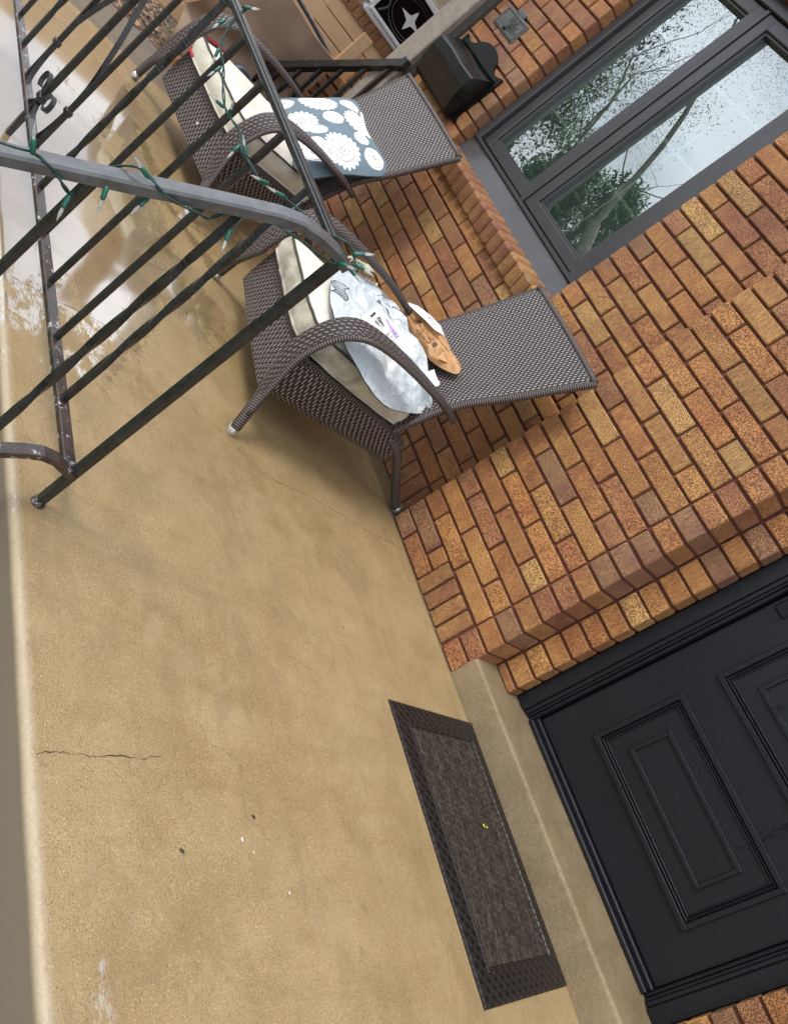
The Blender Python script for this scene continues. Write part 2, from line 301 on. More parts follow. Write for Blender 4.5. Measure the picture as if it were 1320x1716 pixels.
M['leafgreen'] = mat_leaf('evergreen_leaf', (.03, .07, .03), (.10, .16, .07)); M['leafdry'] = mat_leaf('dry_leaf', (.14, .05, .03), (.42, .27, .17)); M['asphalt'] = mat_simple('asphalt', (.05, .05, .05), .7, nscale=80)
M['olive'] = mat_leaf('olive_leaf', (.14, .155, .09), (.30, .30, .19)); M['grass'] = mat_simple('lawn', (.06, .085, .03), .9, nscale=20, var=.5); M['yellow'] = mat_simple('yellow_petal', (.62, .5, .04), .5)
M['pebw'] = mat_simple('pale_stone', (.55, .5, .42), .6); M['pebd'] = mat_simple('dark_bit', (.04, .03, .025), .6)
M['ribbon'] = mat_simple('pale_green_ribbon', (.45, .46, .34), .6, var=.35, nscale=45)

# ---------------------------------------------------------------- mesh builder
class MB:
    def __init__(s): s.v = []; s.f = []; s.uv = []; s.c = []; s.k = []; s.mi = []; s.smooth = []; s.cur = ((.5, .5, .5), 0., 0, False)
    def set(s, col=(.5, .5, .5), kind=0., mi=0, smooth=False): s.cur = (col, kind, mi, smooth); return s
    def face(s, idx, uv=None):
        s.f.append(tuple(idx)); s.uv.append(uv); s.c.append(s.cur[0]); s.k.append(s.cur[1]); s.mi.append(s.cur[2]); s.smooth.append(s.cur[3])
    def add(s, vs): n = len(s.v); s.v += [tuple(q) for q in vs]; return n
    def box(s, x0, x1, y0, y1, z0, z1, c=0., M4=None):
        if x1 < x0: x0, x1 = x1, x0
        if y1 < y0: y0, y1 = y1, y0
        if z1 < z0: z0, z1 = z1, z0
        c = min(c, (x1 - x0) * .45, (y1 - y0) * .45, (z1 - z0) * .45)
        X, Y, Z = (x0, x1), (y0, y1), (z0, z1)
        if c <= 0:
            vs = [Vector((X[i], Y[j], Z[k])) for i in (0, 1) for j in (0, 1) for k in (0, 1)]
            if M4: vs = [M4 @ q for q in vs]
            b = s.add(vs)
            for q in ((0, 1, 3, 2), (4, 6, 7, 5), (0, 4, 5, 1), (2, 3, 7, 6), (0, 2, 6, 4), (1, 5, 7, 3)): s.face([b + i for i in q])
            return
        vs = []
        def V(i, j, k, a): # vertex of corner ijk lying on face of axis a
            o = [(X[i], Y[j], Z[k])[n] for n in range(3)]; sg = (1 if i == 0 else -1, 1 if j == 0 else -1, 1 if k == 0 else -1)
            for n in range(3):
                if n != a: o[n] += sg[n] * c
            return Vector(o)
        idx = {}
        for i in (0, 1):
            for j in (0, 1):
                for k in (0, 1):
                    for a_ in range(3): idx[i, j, k, a_] = len(vs); vs.append(V(i, j, k, a_))
        if M4: vs = [M4 @ q for q in vs]
        b = s.add(vs); I = lambda *q: b + idx[q]
        s.face((I(0,0,0,0), I(0,0,1,0), I(0,1,1,0), I(0,1,0,0))); s.face((I(1,0,0,0), I(1,1,0,0), I(1,1,1,0), I(1,0,1,0)))
        s.face((I(0,0,0,1), I(1,0,0,1), I(1,0,1,1), I(0,0,1,1))); s.face((I(0,1,0,1), I(0,1,1,1), I(1,1,1,1), I(1,1,0,1)))
        s.face((I(0,0,0,2), I(0,1,0,2), I(1,1,0,2), I(1,0,0,2))); s.face((I(0,0,1,2), I(1,0,1,2), I(1,1,1,2), I(0,1,1,2)))
        for i in (0, 1):
            for j in (0, 1):
                q = [I(i,j,0,0), I(i,j,0,1), I(i,j,1,1), I(i,j,1,0)]; s.face(q if (i == j) else q[::-1])
                q = [I(i,0,j,0), I(i,0,j,2), I(i,1,j,2), I(i,1,j,0)]; s.face(q if (i != j) else q[::-1])
                q = [I(0,i,j,1), I(0,i,j,2), I(1,i,j,2), I(1,i,j,1)]; s.face(q[::-1] if (i != j) else q)
                for k in (0, 1):
                    q = [I(i,j,k,0), I(i,j,k,1), I(i,j,k,2)]; s.face(q if (i + j + k) % 2 == 0 else q[::-1])
    def grid(s, P, uvf=None, closeu=False, closev=False, flip=False):
        nu = len(P); nv = len(P[0]); b = s.add([q for row in P for q in row])
        for i in range(nu - (0 if closeu else 1)):
            for j in range(nv - (0 if closev else 1)):
                i2, j2 = (i + 1) % nu, (j + 1) % nv
                q = [b + i * nv + j, b + i2 * nv + j, b + i2 * nv + j2, b + i * nv + j2]
                uv = None
                if uvf: uv = [uvf(i, j), uvf(i + 1, j), uvf(i + 1, j + 1), uvf(i, j + 1)]
                if flip: q = q[::-1]; uv = uv[::-1] if uv else None
                s.face(q, uv)
        return b
    def tube(s, pts, r, n=8, cap=True, prof=None, up=Vector((0, 0, 1)), twist=None):
        """sweep; prof = list of (a,b) offsets (in side,up axes) or circle radius r (number or list)"""
        pts = [Vector(p) for p in pts]; L = 0; rows = []; vl = []
        prev = None
        for i, p in enumerate(pts):
            d = (pts[min(i + 1, len(pts) - 1)] - pts[max(i - 1, 0)]).normalized()
            if prev is None:
                side = d.cross(up)
                if side.length < 1e-3: side = d.cross(Vector((1, 0, 0)))
                side.normalize()
            else: side = (prev - d * prev.dot(d)).normalized()
            prev = side; u2 = side.cross(d).normalized()
            if i: L += (p - pts[i - 1]).length
            tw = twist[i] if twist else 0
            sa = side * math.cos(tw) + u2 * math.sin(tw); ua = u2 * math.cos(tw) - side * math.sin(tw)
            rr = r[i] if isinstance(r, (list, tuple)) else r
            pr = prof if prof else [(math.cos(2 * math.pi * k / n), math.sin(2 * math.pi * k / n)) for k in range(n)]
            rows.append([p + sa * (a_ * rr) + ua * (b_ * rr) for a_, b_ in pr]); vl.append(L)
        m_ = len(rows[0]); rr0 = r[0] if isinstance(r, (list, tuple)) else r
        b = s.grid(rows, lambda i, j: (j / m_ * 6.28 * rr0, vl[i]), closev=True)
        if cap:
            s.face([b + k for k in range(m_)]); s.face([b + (len(pts) - 1) * m_ + k for k in range(m_)][::-1])
    def square(s, p0, p1, w_, **k): s.tube([p0, p1], w_ / 2, prof=[(1, 1), (-1, 1), (-1, -1), (1, -1)], **k)
    def build(s, name, mats, parent=None, attr=True, loc=None):
        me = bpy.data.meshes.new(name); me.from_pydata(s.v, [], s.f)
        if not isinstance(mats, (list, tuple)): mats = [mats]
        for q in mats: me.materials.append(q)
        me.polygons.foreach_set('material_index', s.mi); me.polygons.foreach_set('use_smooth', s.smooth)
        uvl = me.uv_layers.new(name='UVMap'); li = 0; data = []
        for fi, f in enumerate(s.f):
            uv = s.uv[fi]
            for n in range(len(f)):
                if uv: data += [uv[n][0], uv[n][1]]
                else: q = s.v[f[n]]; data += [q[0] + q[1], q[2] + q[1] * .3]
        uvl.data.foreach_set('uv', data)
        if attr:
            a1 = me.attributes.new('bcol', 'FLOAT_COLOR', 'FACE'); d = []
            for c in s.c: d += [c[0], c[1], c[2], 1.]
            a1.data.foreach_set('color', d)
            a2 = me.attributes.new('kind', 'FLOAT', 'FACE'); a2.data.foreach_set('value', s.k)
        me.update()
        o = bpy.data.objects.new(name, me); COL.objects.link(o)
        if parent: o.parent = parent
        if loc: o.location = loc
        return o
def tag(o, label=None, cat=None, group=None, kind=None):
    if label: o['label'] = label
    if cat: o['category'] = cat
    if group: o['group'] = group
    if kind: o['kind'] = kind
    return o
def empty(name, label, cat, loc=(0, 0, 0), rz=0, group=None):
    o = bpy.data.objects.new(name, None); COL.objects.link(o); o.location = loc; o.rotation_euler = (0, 0, rz); o.empty_display_size = .1
    return tag(o, label, cat, group)
def copy_tree(o, parent=None):
    c = o.copy(); COL.objects.link(c); c.parent = parent
    for ch in list(o.children): copy_tree(ch, c)
    return c
def spline(pts, n=8, closed=False):
    P = [Vector(p) for p in pts]; out = []; N = len(P)
    rng = range(N) if closed else range(N - 1)
    for i in rng:
        p0 = P[(i - 1) % N] if closed or i > 0 else P[0]; p1 = P[i]; p2 = P[(i + 1) % N]; p3 = P[(i + 2) % N] if closed or i < N - 2 else P[-1]
        for k in range(n):
            t_ = k / n
            out.append(.5 * ((2 * p1) + (p2 - p0) * t_ + (2 * p0 - 5 * p1 + 4 * p2 - p3) * t_ ** 2 + (3 * p1 - p0 - 3 * p2 + p3) * t_ ** 3))
    if not closed: out.append(P[-1])
    return out
def lerp(a_, b_, t_): return a_ + (b_ - a_) * t_

# ================================================================ THE HOUSE
CH = .0705; LEN = .2085; J = .0092; JV = .0092
PAL = [(.60, .28, .08), (.58, .22, .06), (.50, .165, .045), (.44, .14, .05), (.34, .10, .05), (.31, .14, .095), (.64, .36, .12), (.52, .20, .055), (.56, .25, .07), (.50, .175, .05), (.40, .15, .075), (.26, .11, .075), (.56, .23, .06), (.46, .17, .06)]
PALR = [(.38, .12, .055), (.42, .16, .06), (.34, .10, .055), (.48, .22, .075)]
def bcol(p=PAL):
    c = random.choice(p); k = random.uniform(.82, 1.12); return tuple(q * k for q in c)
def brick(mb, x0, x1, y0, y1, z0, z1, pal=PAL, kind=None, c=.0035):
    j = lambda: random.uniform(-.0012, .0012)
    mb.set(bcol(pal), (1. if random.random() < .38 else 0.) if kind is None else kind)
    yo = random.uniform(-.0018, .0018)
    mb.box(x0 + j(), x1 + j(), y0 + yo, y1, z0 + j(), z1 + j(), c)
def run(mb, xa, xb, anchor, yf, dep, r, dirn=1, half0=0, zlo=None, LEN=LEN):
    """one course between xa and xb; joints measured from anchor, half0 shifts by half a brick"""
    z0 = r * CH + JV / 2; z1 = (r + 1) * CH - JV / 2
    off = LEN / 2 if half0 else 0
    k = math.floor((xa - anchor - off) / LEN) - 1
    while True:
        a_ = anchor + off + k * LEN; b_ = a_ + LEN; k += 1
        if a_ > xb: break
        a2, b2 = max(a_, xa), min(b_, xb)
        if b2 - a2 < .025: continue
        brick(mb, a2 + (J / 2 if a2 > xa else 0), b2 - (J / 2 if b2 < xb else 0), yf, yf + dep, max(z0, .001), z1)

house = empty('brick_house', 'golden brown brick house front with a black door and a charcoal window', 'house')
bw = MB(); mo = MB()
YW, YP, YI = 2.45, 2.35, 2.49
XL = -3.765
NR = 37
for r in range(NR):
    alt = r % 2
    # recessed wall with the window
    if r < 2: pass
    elif r * CH < .765: run(bw, XL, -1.56, -2.10, YW, .09, r, half0=alt)
    elif r * CH < 2.13:
        run(bw, -2.10, -1.56, -2.10, YW, .09, r, half0=alt); run(bw, XL, -3.20, -3.20, YW, .09, r, half0=alt)
    else: run(bw, XL, -1.56, -2.10, YW, .09, r, half0=alt)
    # pier beside the door
    if r >= 2: run(bw, -1.58, -1.045, -1.58, YP, .097, r, half0=1 - alt, LEN=.2141)
    else: run(bw, -1.58, -1.305, -1.58, YP, .097, r, half0=1 - alt)
    brick(bw, -1.038, -.940, YP, YI - .004, max(r * CH + JV / 2, .001), (r + 1) * CH - JV / 2)
    if (r + 1) * CH > .115:
        brick(bw, -.940 + .004, -.838, YI, YI + .07, max(r * CH + JV / 2, .107), (r + 1) * CH - JV / 2)
        brick(bw, .158, .258, YI, YI + .07, max(r * CH + JV / 2, .107), (r + 1) * CH - JV / 2)
    brick(bw, .262, .362, YP, YI - .004, max(r * CH + JV / 2, .001), (r + 1) * CH - JV / 2)
    run(bw, .371, 1.6, .371, YP, .097, r, half0=alt)
for i in range(4):
    x = -1.300 + i * .0645; brick(bw, x, x + .056, YP, YP + .097, .002, .1335, PALR, 1.)
x = XL
while x < -1.62:
    brick(bw, x, x + .061, YW, YW + .09, .002, .1335, PALR, 1.); x += .0695
ob = bw.build('brick_wall', M['brick'], house)
mo.set(smooth=False)
D = .0145
mo.box(XL + .004, -1.57, YW + D, 2.75, .0, .86); mo.box(XL + .004, -3.205, YW + D, 2.75, .86, 2.6); mo.box(-2.095, -1.57, YW + D, 2.75, .86, 2.6); mo.box(-3.205, -2.095, YW + D, 2.75, 2.13, 2.6)
mo.box(-1.575, -.948, YP + D, 2.75, 0, 2.6); mo.box(-.948, -.846, YI + D, 2.75, .0, 2.6); mo.box(.166, .27, YI + D, 2.75, 0, 2.6); mo.box(.27, 1.6, YP + D, 2.75, 0, 2.6)
mo.box(-.846, .166, YI + D, 2.75, 2.25, 2.6)
mo.box(XL + .02, 1.6, 2.76, 6.2, -.9, 2.62)
mo.build('mortar', M['mortar'], house)
# rowlock sill
sb = MB()
n = 16
for i in range(n):
    x = -3.198 + i * 1.096 / n; wd = 1.096 / n - .0065
    sb.set(bcol(PALR), 1.)
    Mx = Matrix.Translation((x, 2.413, .800)) @ Matrix.Rotation(R(17), 4, 'X')
    sb.box(0, wd, 0, .11, -.046, .052 + random.uniform(-.0015, .0015), .011, Mx)
sill = sb.build('brick_sill', M['brick'], house)
mo = MB(); mo.box(-3.2, -2.1, 2.45, 2.54, .765, .845); mo.build('sill_mortar', M['mortar'], sill)
# --- window
wf = MB()
# sloping flashing below the frame, stepped bead
b = wf.add([(-3.2, 2.492, .862), (-2.1, 2.492, .862), (-2.1, 2.522, .962), (-3.2, 2.522, .962), (-3.2, 2.56, .85), (-2.1, 2.56, .85), (-2.1, 2.56, .962), (-3.2, 2.56, .962)])
for q in ((0, 1, 2, 3), (3, 2, 6, 7), (0, 3, 7, 4), (1, 5, 6, 2), (4, 5, 1, 0)): wf.face([b + i for i in q])
win = wf.build('window', M['flash'], house)
wf = MB()
wf.box(-3.2, -3.155, 2.505, 2.60, .962, 2.13, .003); wf.box(-2.145 - .05, -2.1, 2.505, 2.60, .962, 2.13, .003); wf.box(-3.155, -2.195, 2.51, 2.60, 2.085, 2.13, .003)
wf.box(-3.155, -2.195, 2.508, 2.60, .962, .978, .002); wf.box(-2.705, -2.685, 2.522, 2.60, .978, 2.085, .002)
wf.build('frame', M['frame'], win)
for x0, x1 in ((-3.152, -2.708), (-2.682, -2.198)):
    sa = MB(); y0, y1 = 2.528, 2.585; z0, z1 = .983, 2.082; wdt = .050
    sa.box(x0, x0 + wdt, y0, y1, z0, z1, .004); sa.box(x1 - wdt, x1, y0, y1, z0, z1, .004); sa.box(x0 + wdt, x1 - wdt, y0 + .0005, y1, z0, z0 + wdt, .004); sa.box(x0 + wdt, x1 - wdt, y0 + .0005, y1, z1 - wdt, z1, .004)
    xi0, xi1, zi0, zi1 = x0 + wdt, x1 - wdt, z0 + wdt, z1 - wdt; e_ = .010
    sa.box(xi0, xi0 + e_, y0 + .012, y1 - .004, zi0, zi1, .002); sa.box(xi1 - e_, xi1, y0 + .012, y1 - .004, zi0, zi1, .002); sa.box(xi0 + e_, xi1 - e_, y0 + .012, y1 - .004, zi0, zi0 + e_, .002); sa.box(xi0 + e_, xi1 - e_, y0 + .012, y1 - .004, zi1 - e_, zi1, .002)
    so_ = sa.build('sash', M['frame'], win)
    g = MB(); g.box(xi0 + .004, xi1 - .004, 2.566, 2.569, zi0 + .004, zi1 - .004); g.build('pane', M['glass'], so_)
    g = MB(); cx = (xi0 + xi1) / 2
    g.box(cx - .005, cx + .005, 2.574, 2.580, zi0, zi1)
    for zz in (1.292, 1.545, 1.798): g.box(xi0, cx - .005, 2.574, 2.580, zz - .006, zz + .006); g.box(cx + .005, xi1, 2.574, 2.580, zz - .006, zz + .006)
    g.box(xi0, xi0 + .012, 2.573, 2.60, zi0, zi1); g.box(xi0 + .012, xi1, 2.5735, 2.60, zi0, zi0 + .010)
    g.build('muntin', M['muntin'], so_)
g = MB(); g.box(-3.155, -2.195, 2.72, 2.74, .96, 2.1); g.build('interior', M['dark'], win)
# --- door
df = MB()
for sx, xo in ((1, -.838), (-1, .158)):
    f = lambda a_, b_: (xo + sx * a_, xo + sx * b_)
    a_, b_ = f(0, .052); df.box(a_, b_, 2.562, 2.72, .107, 2.22, .003)
    a_, b_ = f(.052, .066); df.box(a_, b_, 2.572, 2.72, .107, 2.20, .003)
    a_, b_ = f(.066, .074); df.box(a_, b_, 2.582, 2.72, .107, 2.19, .002)
    a_, b_ = f(.074, .086); df.box(a_, b_, 2.590, 2.72, .107, 2.18, .004)
df.box(-.786, .106, 2.562, 2.72, 2.17, 2.25, .003)
dfo = df.build('door_frame', M['door'], house)
ds = MB(); ds.box(-.752, .072, 2.573, 2.66, .107, .122, .003); ds.box(-.752, .072, 2.60, 2.66, .122, .135, .003); ds.build('sill_plate', M['door'], dfo)
dd = MB(); dd.box(-.748, .070, 2.622, 2.67, .137, 2.16, .002)
door = dd.build('front_door', M['door'], house)
def moulding(x0, x1, z0, z1, y, widths):
    q = MB(); o = 0
    for wd, h in widths:
        a0, a1, b0, b1 = x0 + o, x1 - o, z0 + o, z1 - o
        if h > 0:
            q.box(a0, a1, y - h, y + .003, b0, b0 + wd, .0018); q.box(a0, a1, y - h, y + .003, b1 - wd, b1, .0018)
            q.box(a0, a0 + wd, y - h + .0003, y + .003, b0 + wd, b1 - wd, .0018); q.box(a1 - wd, a1, y - h + .0003, y + .003, b0 + wd, b1 - wd, .0018)
        o += wd
    return q
for z0, z1 in ((.277, .592), (.708, 1.30), (1.42, 2.02)):
    x0, x1 = -.626, -.033
    q = moulding(x0, x1, z0, z1, 2.622, ((.017, .013), (.004, .004), (.005, .009), (.004, .004), (.005, .007)))
    o_ = q.build('panel_moulding', M['door'], door)
    q = moulding(x0 + .083, x1 - .083, z0 + .085, z1 - .085, 2.622, ((.015, .010),)); q.build('panel_bead', M['door'], o_)
q = MB(); q.box(-.735, -.690, 2.612, 2.624, .955, 1.12, .004); pl_ = q.build('latch_plate', M['door'], door)
q = MB(); q.set(smooth=True); q.tube([(-.712, 2.615, 1.03), (-.712, 2.585, 1.03), (-.712, 2.570, 1.03), (-.712, 2.556, 1.03)], [.010, .010, .028, .02], 14); q.build('door_knob', M['blackgloss'], pl_)
# --- doorstep
def rounded_slab(x0, x1, y0, y1, z0, z1, r, mb=None, nseg=5, jag=0.):
    """slab whose front (low y) top edge is rounded"""
    mb = mb or MB(); prof = [(y0, z0)]
    for k in range(nseg + 1): a_ = math.pi / 2 * k / nseg; prof.append((y0 + r - r * math.cos(a_), z1 - r + r * math.sin(a_)))
    prof.append((y1, z1)); nx = max(2, int((x1 - x0) / .05)); rows = []
    for i in range(nx + 1):
        x = lerp(x0, x1, i / nx); rows.append([(x, yy + (noise.noise(Vector((x * 6, zz * 5, 3))) * jag if yy < y1 - .01 else 0), zz + (noise.noise(Vector((x * 9, 1, 3))) * jag * .4 if zz > z0 + .01 and yy < y1 - .01 else 0)) for yy, zz in prof])
    mb.set(smooth=True); mb.grid(rows, flip=True); mb.set(smooth=False)
    for row, fl in ((rows[0], 0), (rows[-1], 1)):
        b = mb.add(list(row) + [(row[0][0], y1, z0)]); idx = list(range(b, b + len(row) + 1)); mb.face(idx[::-1] if fl == 0 else idx)
    return mb
rounded_slab(-.944, .265, 2.352, 2.70, .0, .1045, .012, jag=.003).build('doorstep', M['step'], house)
# --- corner board with fluted inner edge
q = MB(); q.box(-3.93, -3.775, 2.385, 2.50, -.7, 2.6, .006); ct = q.build('corner_board', M['trim'], house)
q = MB()
for i in range(4): q.box(-3.775 + i * .009, -3.775 + i * .009 + .006, 2.415 + i * .004, 2.49, -.7, 2.6, .001)
q.build('fluting', M['trimd'], ct)
# mail slot cover
def text_obj(body, size, mw, mat, name, parent, extr=.0006, align='CENTER', spacing=1):
    cu = bpy.data.curves.new(name, 'FONT'); cu.body = body; cu.size = size; cu.extrude = extr; cu.align_x = align; cu.align_y = 'CENTER'; cu.space_character = spacing
    o = bpy.data.objects.new(name, cu); COL.objects.link(o)
    dg = bpy.context.evaluated_depsgraph_get(); me = bpy.data.meshes.new_from_object(o.evaluated_get(dg)); me.transform(mw); COL.objects.unlink(o); bpy.data.objects.remove(o)
    me.materials.clear(); me.materials.append(mat); o2 = bpy.data.objects.new(name, me); COL.objects.link(o2); o2.parent = parent; return o2
FRONT = lambda x, y, z, rz=0: Matrix.Translation((x, y, z)) @ Matrix.Rotation(rz, 4, 'Y') @ Matrix.Rotation(R(90), 4, 'X')   # text on a wall facing -Y
q = MB(); q.box(-3.665, -3.450, 2.442, 2.452, 1.300, 1.402, .003); q.box(-3.60, -3.525, 2.4425, 2.452, 1.402, 1.425, .003)
sl_ = q.build('mail_slot_cover', M['greymetal']); tag(sl_, 'small grey cast metal mail plate with sunburst rays above the black mailbox', 'mail slot cover')
q = MB(); q.box(-3.655, -3.460, 2.438, 2.443, 1.308, 1.312, .001); q.box(-3.655, -3.460, 2.438, 2.443, 1.388, 1.392, .001)
q.box(-3.655, -3.651, 2.438, 2.443, 1.312, 1.388, .001); q.box(-3.464, -3.460, 2.438, 2.443, 1.312, 1.388, .001)
for k in range(15):
    a_ = R(4 + k * 12.3); L_ = .05 + .012 * (k % 2)
    c0 = Vector((-3.558, 2.441, 1.322)); p1 = c0 + Vector((math.cos(a_) * L_ * 1.5, 0, math.sin(a_) * L_)); q.tube([c0, p1], [.0008, .0022], 5)
q.build('sunburst', M['greymetal'], sl_)
q = MB(); q.set(smooth=True); q.tube([(-3.558, 2.442, 1.318), (-3.558, 2.432, 1.318), (-3.558, 2.428, 1.318)], [.007, .007, .003], 10); q.build('knob', M['blackgloss'], sl_)
text_obj('Mail', .040, FRONT(-3.545, 2.4395, 1.368), M['greymetal'], 'lettering', sl_, .0015)

# --- mailbox
mb_ = empty('mailbox', 'black wet wall mounted mailbox with sloping lid and arched back plate', 'mailbox', (-3.47, 2.45, .92))
X0, X1 = -.222, .173          # local x
q = MB(); pts = [(X0 - .012, .02), (X0 - .016, .235), (X0 - .008, .262), (X0 + .03, .250), (X0 + .075, .262), (X0 + .12, .300), (X0 + .197, .318), (X0 + .275, .300), (X0 + .32, .262), (X1 - .03, .250), (X1 + .014, .264), (X1 + .022, .24), (X1 + .012, .04), (X1 + .030, .008), (X1 + .0, -.004), (X1 - .06, .015), (X0 + .06, .015), (X0 + .0, -.004)]
sp = spline([(a_, 0, b_) for a_, b_ in pts], 4, True)
b = q.add([(p.x, -.012, p.z) for p in sp]); q.face([b + i for i in range(len(sp))][::-1])
b2_ = q.add([(p.x, -.001, p.z) for p in sp]); q.face([b2_ + i for i in range(len(sp))])
for i in range(len(sp)): j_ = (i + 1) % len(sp); q.face((b + i, b + j_, b2_ + j_, b2_ + i))
q.build('back_plate', M['blackgloss'], mb_)
q = MB(); q.set(smooth=True)
bp = [(-.012, .215), (-.012, .0), (-.045, -.022), (-.070, -.012), (-.080, .03), (-.088, .09), (-.090, .15)]
sp = spline([(0, a_, b_) for a_, b_ in bp], 5)
q.grid([[(x, p.y, p.z) for p in sp] for x in (X0 + .006, X1 - .006)], flip=True)
q.set(smooth=False)
for x, fl in ((X0 + .006, 0), (X1 - .006, 1)):
    b = q.add([(x, p.y, p.z) for p in sp]); idx = list(range(b, b + len(sp))); q.face(idx if fl else idx[::-1])
q.build('body', M['blackgloss'], mb_)
q = MB(); q.set(smooth=False)
lp = [(-.012, .228), (-.055, .200), (-.098, .166), (-.105, .157), (-.104, .11), (-.092, .035), (-.088, .035), (-.096, .15), (-.05, .192), (-.012, .216)]
rows = [[(x, a_, b_) for a_, b_ in lp] for x in (X0, lerp(X0, X1, .33), lerp(X0, X1, .66), X1)]
rows[1] = [(a_, b_ + .0, c_ + .004) for a_, b_, c_ in rows[1]]; rows[2] = [(a_, b_, c_ - .003) for a_, b_, c_ in rows[2]]
q.grid(rows, closev=True)
for x, fl in ((X0, 1), (X1, 0)):
    b = q.add([(x, a_, b_) for a_, b_ in lp]); idx = list(range(b, b + len(lp)))[::-1]; q.face(idx if fl else idx[::-1])
    b = q.add([(x, a_, b_) for a_, b_ in ((-.012, .216), (-.05, .192), (-.096, .15), (-.089, .04), (-.012, .06))]); q.face(range(b, b + 5)); 
lid = q.build('lid', M['blackgloss'], mb_)
q = MB(); q.box(X0 + .005, X1 - .005, -.024, -.010, .229, .239, .003); q.build('hinge_rail', M['blackgloss'], lid)

# ================================================================ GROUND, PORCH, STEPS
def sheet(name, pts, z, mat, label=None, kind='structure'):
    q = MB(); b = q.add([(x, y, z) for x, y in pts]); q.face(range(b, b + len(pts))); o = q.build(name, mat); tag(o, kind=kind)
    if label: o['label'] = label
    return o
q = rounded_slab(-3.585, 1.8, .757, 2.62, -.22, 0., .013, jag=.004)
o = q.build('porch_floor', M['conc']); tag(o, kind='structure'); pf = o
M['crack'] = mat_simple('crack_dark', (.045, .032, .02), .9)
random.seed(4)
for cp in ([(-1.499, 1.456), (-1.455, 1.52), (-1.424, 1.596), (-1.435, 1.75), (-1.438, 1.921), (-1.425, 2.1), (-1.43, 2.23), (-1.424, 2.345)], [(-1.633, .785), (-1.642, .867), (-1.65, .916), (-1.669, 1.039), (-1.627, 1.167), (-1.534, 1.338), (-1.499, 1.456)], [(-.511, .772), (-.516, .813), (-.522, .940), (-.53, 1.02)]):
    sp = spline([(a_, b_, .0008) for a_, b_ in cp], 14); q = MB(); rows = []; wob = 0
    for i, p in enumerate(sp):
        wob = wob * .8 + random.gauss(0, .0018); ww = max(.00015, .00050 + .0006 * noise.noise(Vector((i * .35, cp[0][0], 0)))); rows.append([Vector((p.x + wob - ww, p.y, .0008)), Vector((p.x + wob + ww, p.y, .0008))])
    q.grid(rows); o = q.build('crack', M['crack']); o.parent = pf
q = MB(); q.box(-3.55, 1.8, .80, 2.6, -1.15, -.222); o = q.build('porch_base', M['redbrick']); tag(o, kind='structure')
q = MB()
for i in range(4):
    rounded_slab(-1.25, 1.8, .757 - .32 * (i + 1), .79 - .32 * i, -.19 * (i + 1) - .4, -.185 * (i + 1), .012, q, jag=.003)
o = q.build('front_steps', M['steps']); tag(o, kind='structure')
gz = -1.15
q = MB(); N_ = 24; rows = []
for i in range(N_ + 1):
    rows.append([])
    for j in range(N_ + 1):
        x = -90 + 140 * i / N_; y = -90 + 150 * j / N_; rows[-1].append((x, y, gz + .0 * x))
q.grid(rows); o = q.build('ground', M['grass']); tag(o, kind='structure')
# lower walk and soil beyond the porch end
q = MB(); q.box(-4.9, -3.592, .2, 2.36, -.62, -.215, .01); o = q.build('lower_walk', M['path']); tag(o, kind='structure')
q = MB(); q.box(-3.86, -3.588, 1.18, 2.36, -.213, -.135, .006); o = q.build('red_brick_step', M['redbrick']); tag(o, kind='structure')
q = MB(); q.box(-9.0, -4.902, -2.0, 9.0, -1.2, -.26); o = q.build('soil_bed', M['dirt']); tag(o, kind='structure')
sheet('street', [(-60, -19), (40, -19), (40, -12), (-60, -12)], gz + .02, M['asphalt'])
lf = MB(); random.seed(3)
for i in range(5200):
    x = random.uniform(-7.6, -4.85); y = random.uniform(.5, 3.2)
    s_ = random.uniform(.012, .032); a_ = random.uniform(0, 6.28); tl = random.uniform(-.6, .6); z = -.25 + random.uniform(0, .035)
    d = Vector((math.cos(a_), math.sin(a_), tl * .5)); e_ = Vector((-math.sin(a_), math.cos(a_), random.uniform(-.5, .5))); c = Vector((x, y, z))
    lf.set(kind=random.random()); b = lf.add([c - d * s_, c + e_ * s_ * .5, c + d * s_, c - e_ * s_ * .5]); lf.face((b, b + 1, b + 2, b + 3))
o = lf.build('leaf_litter', M['leafdry']); tag(o, kind='stuff', cat='leaf litter', label='reddish brown fallen leaves covering the soil beyond the porch end')
lf = MB()
for i in range(700):
    x = random.gauss(-5.6, .35); y = random.gauss(2.35, .3); h = random.uniform(.03, .09); a_ = random.uniform(0, 6.28)
    lf.set(kind=random.random()); b = lf.add([(x, y, -.26), (x + .006 * math.cos(a_), y + .006 * math.sin(a_), -.26), (x + random.uniform(-.03, .03), y + random.uniform(-.03, .03), -.26 + h)]); lf.face((b, b + 1, b + 2))
o = lf.build('grass', M['olive']); tag(o, kind='stuff', cat='grass', label='patch of green grass among the fallen leaves')
random.seed(11)

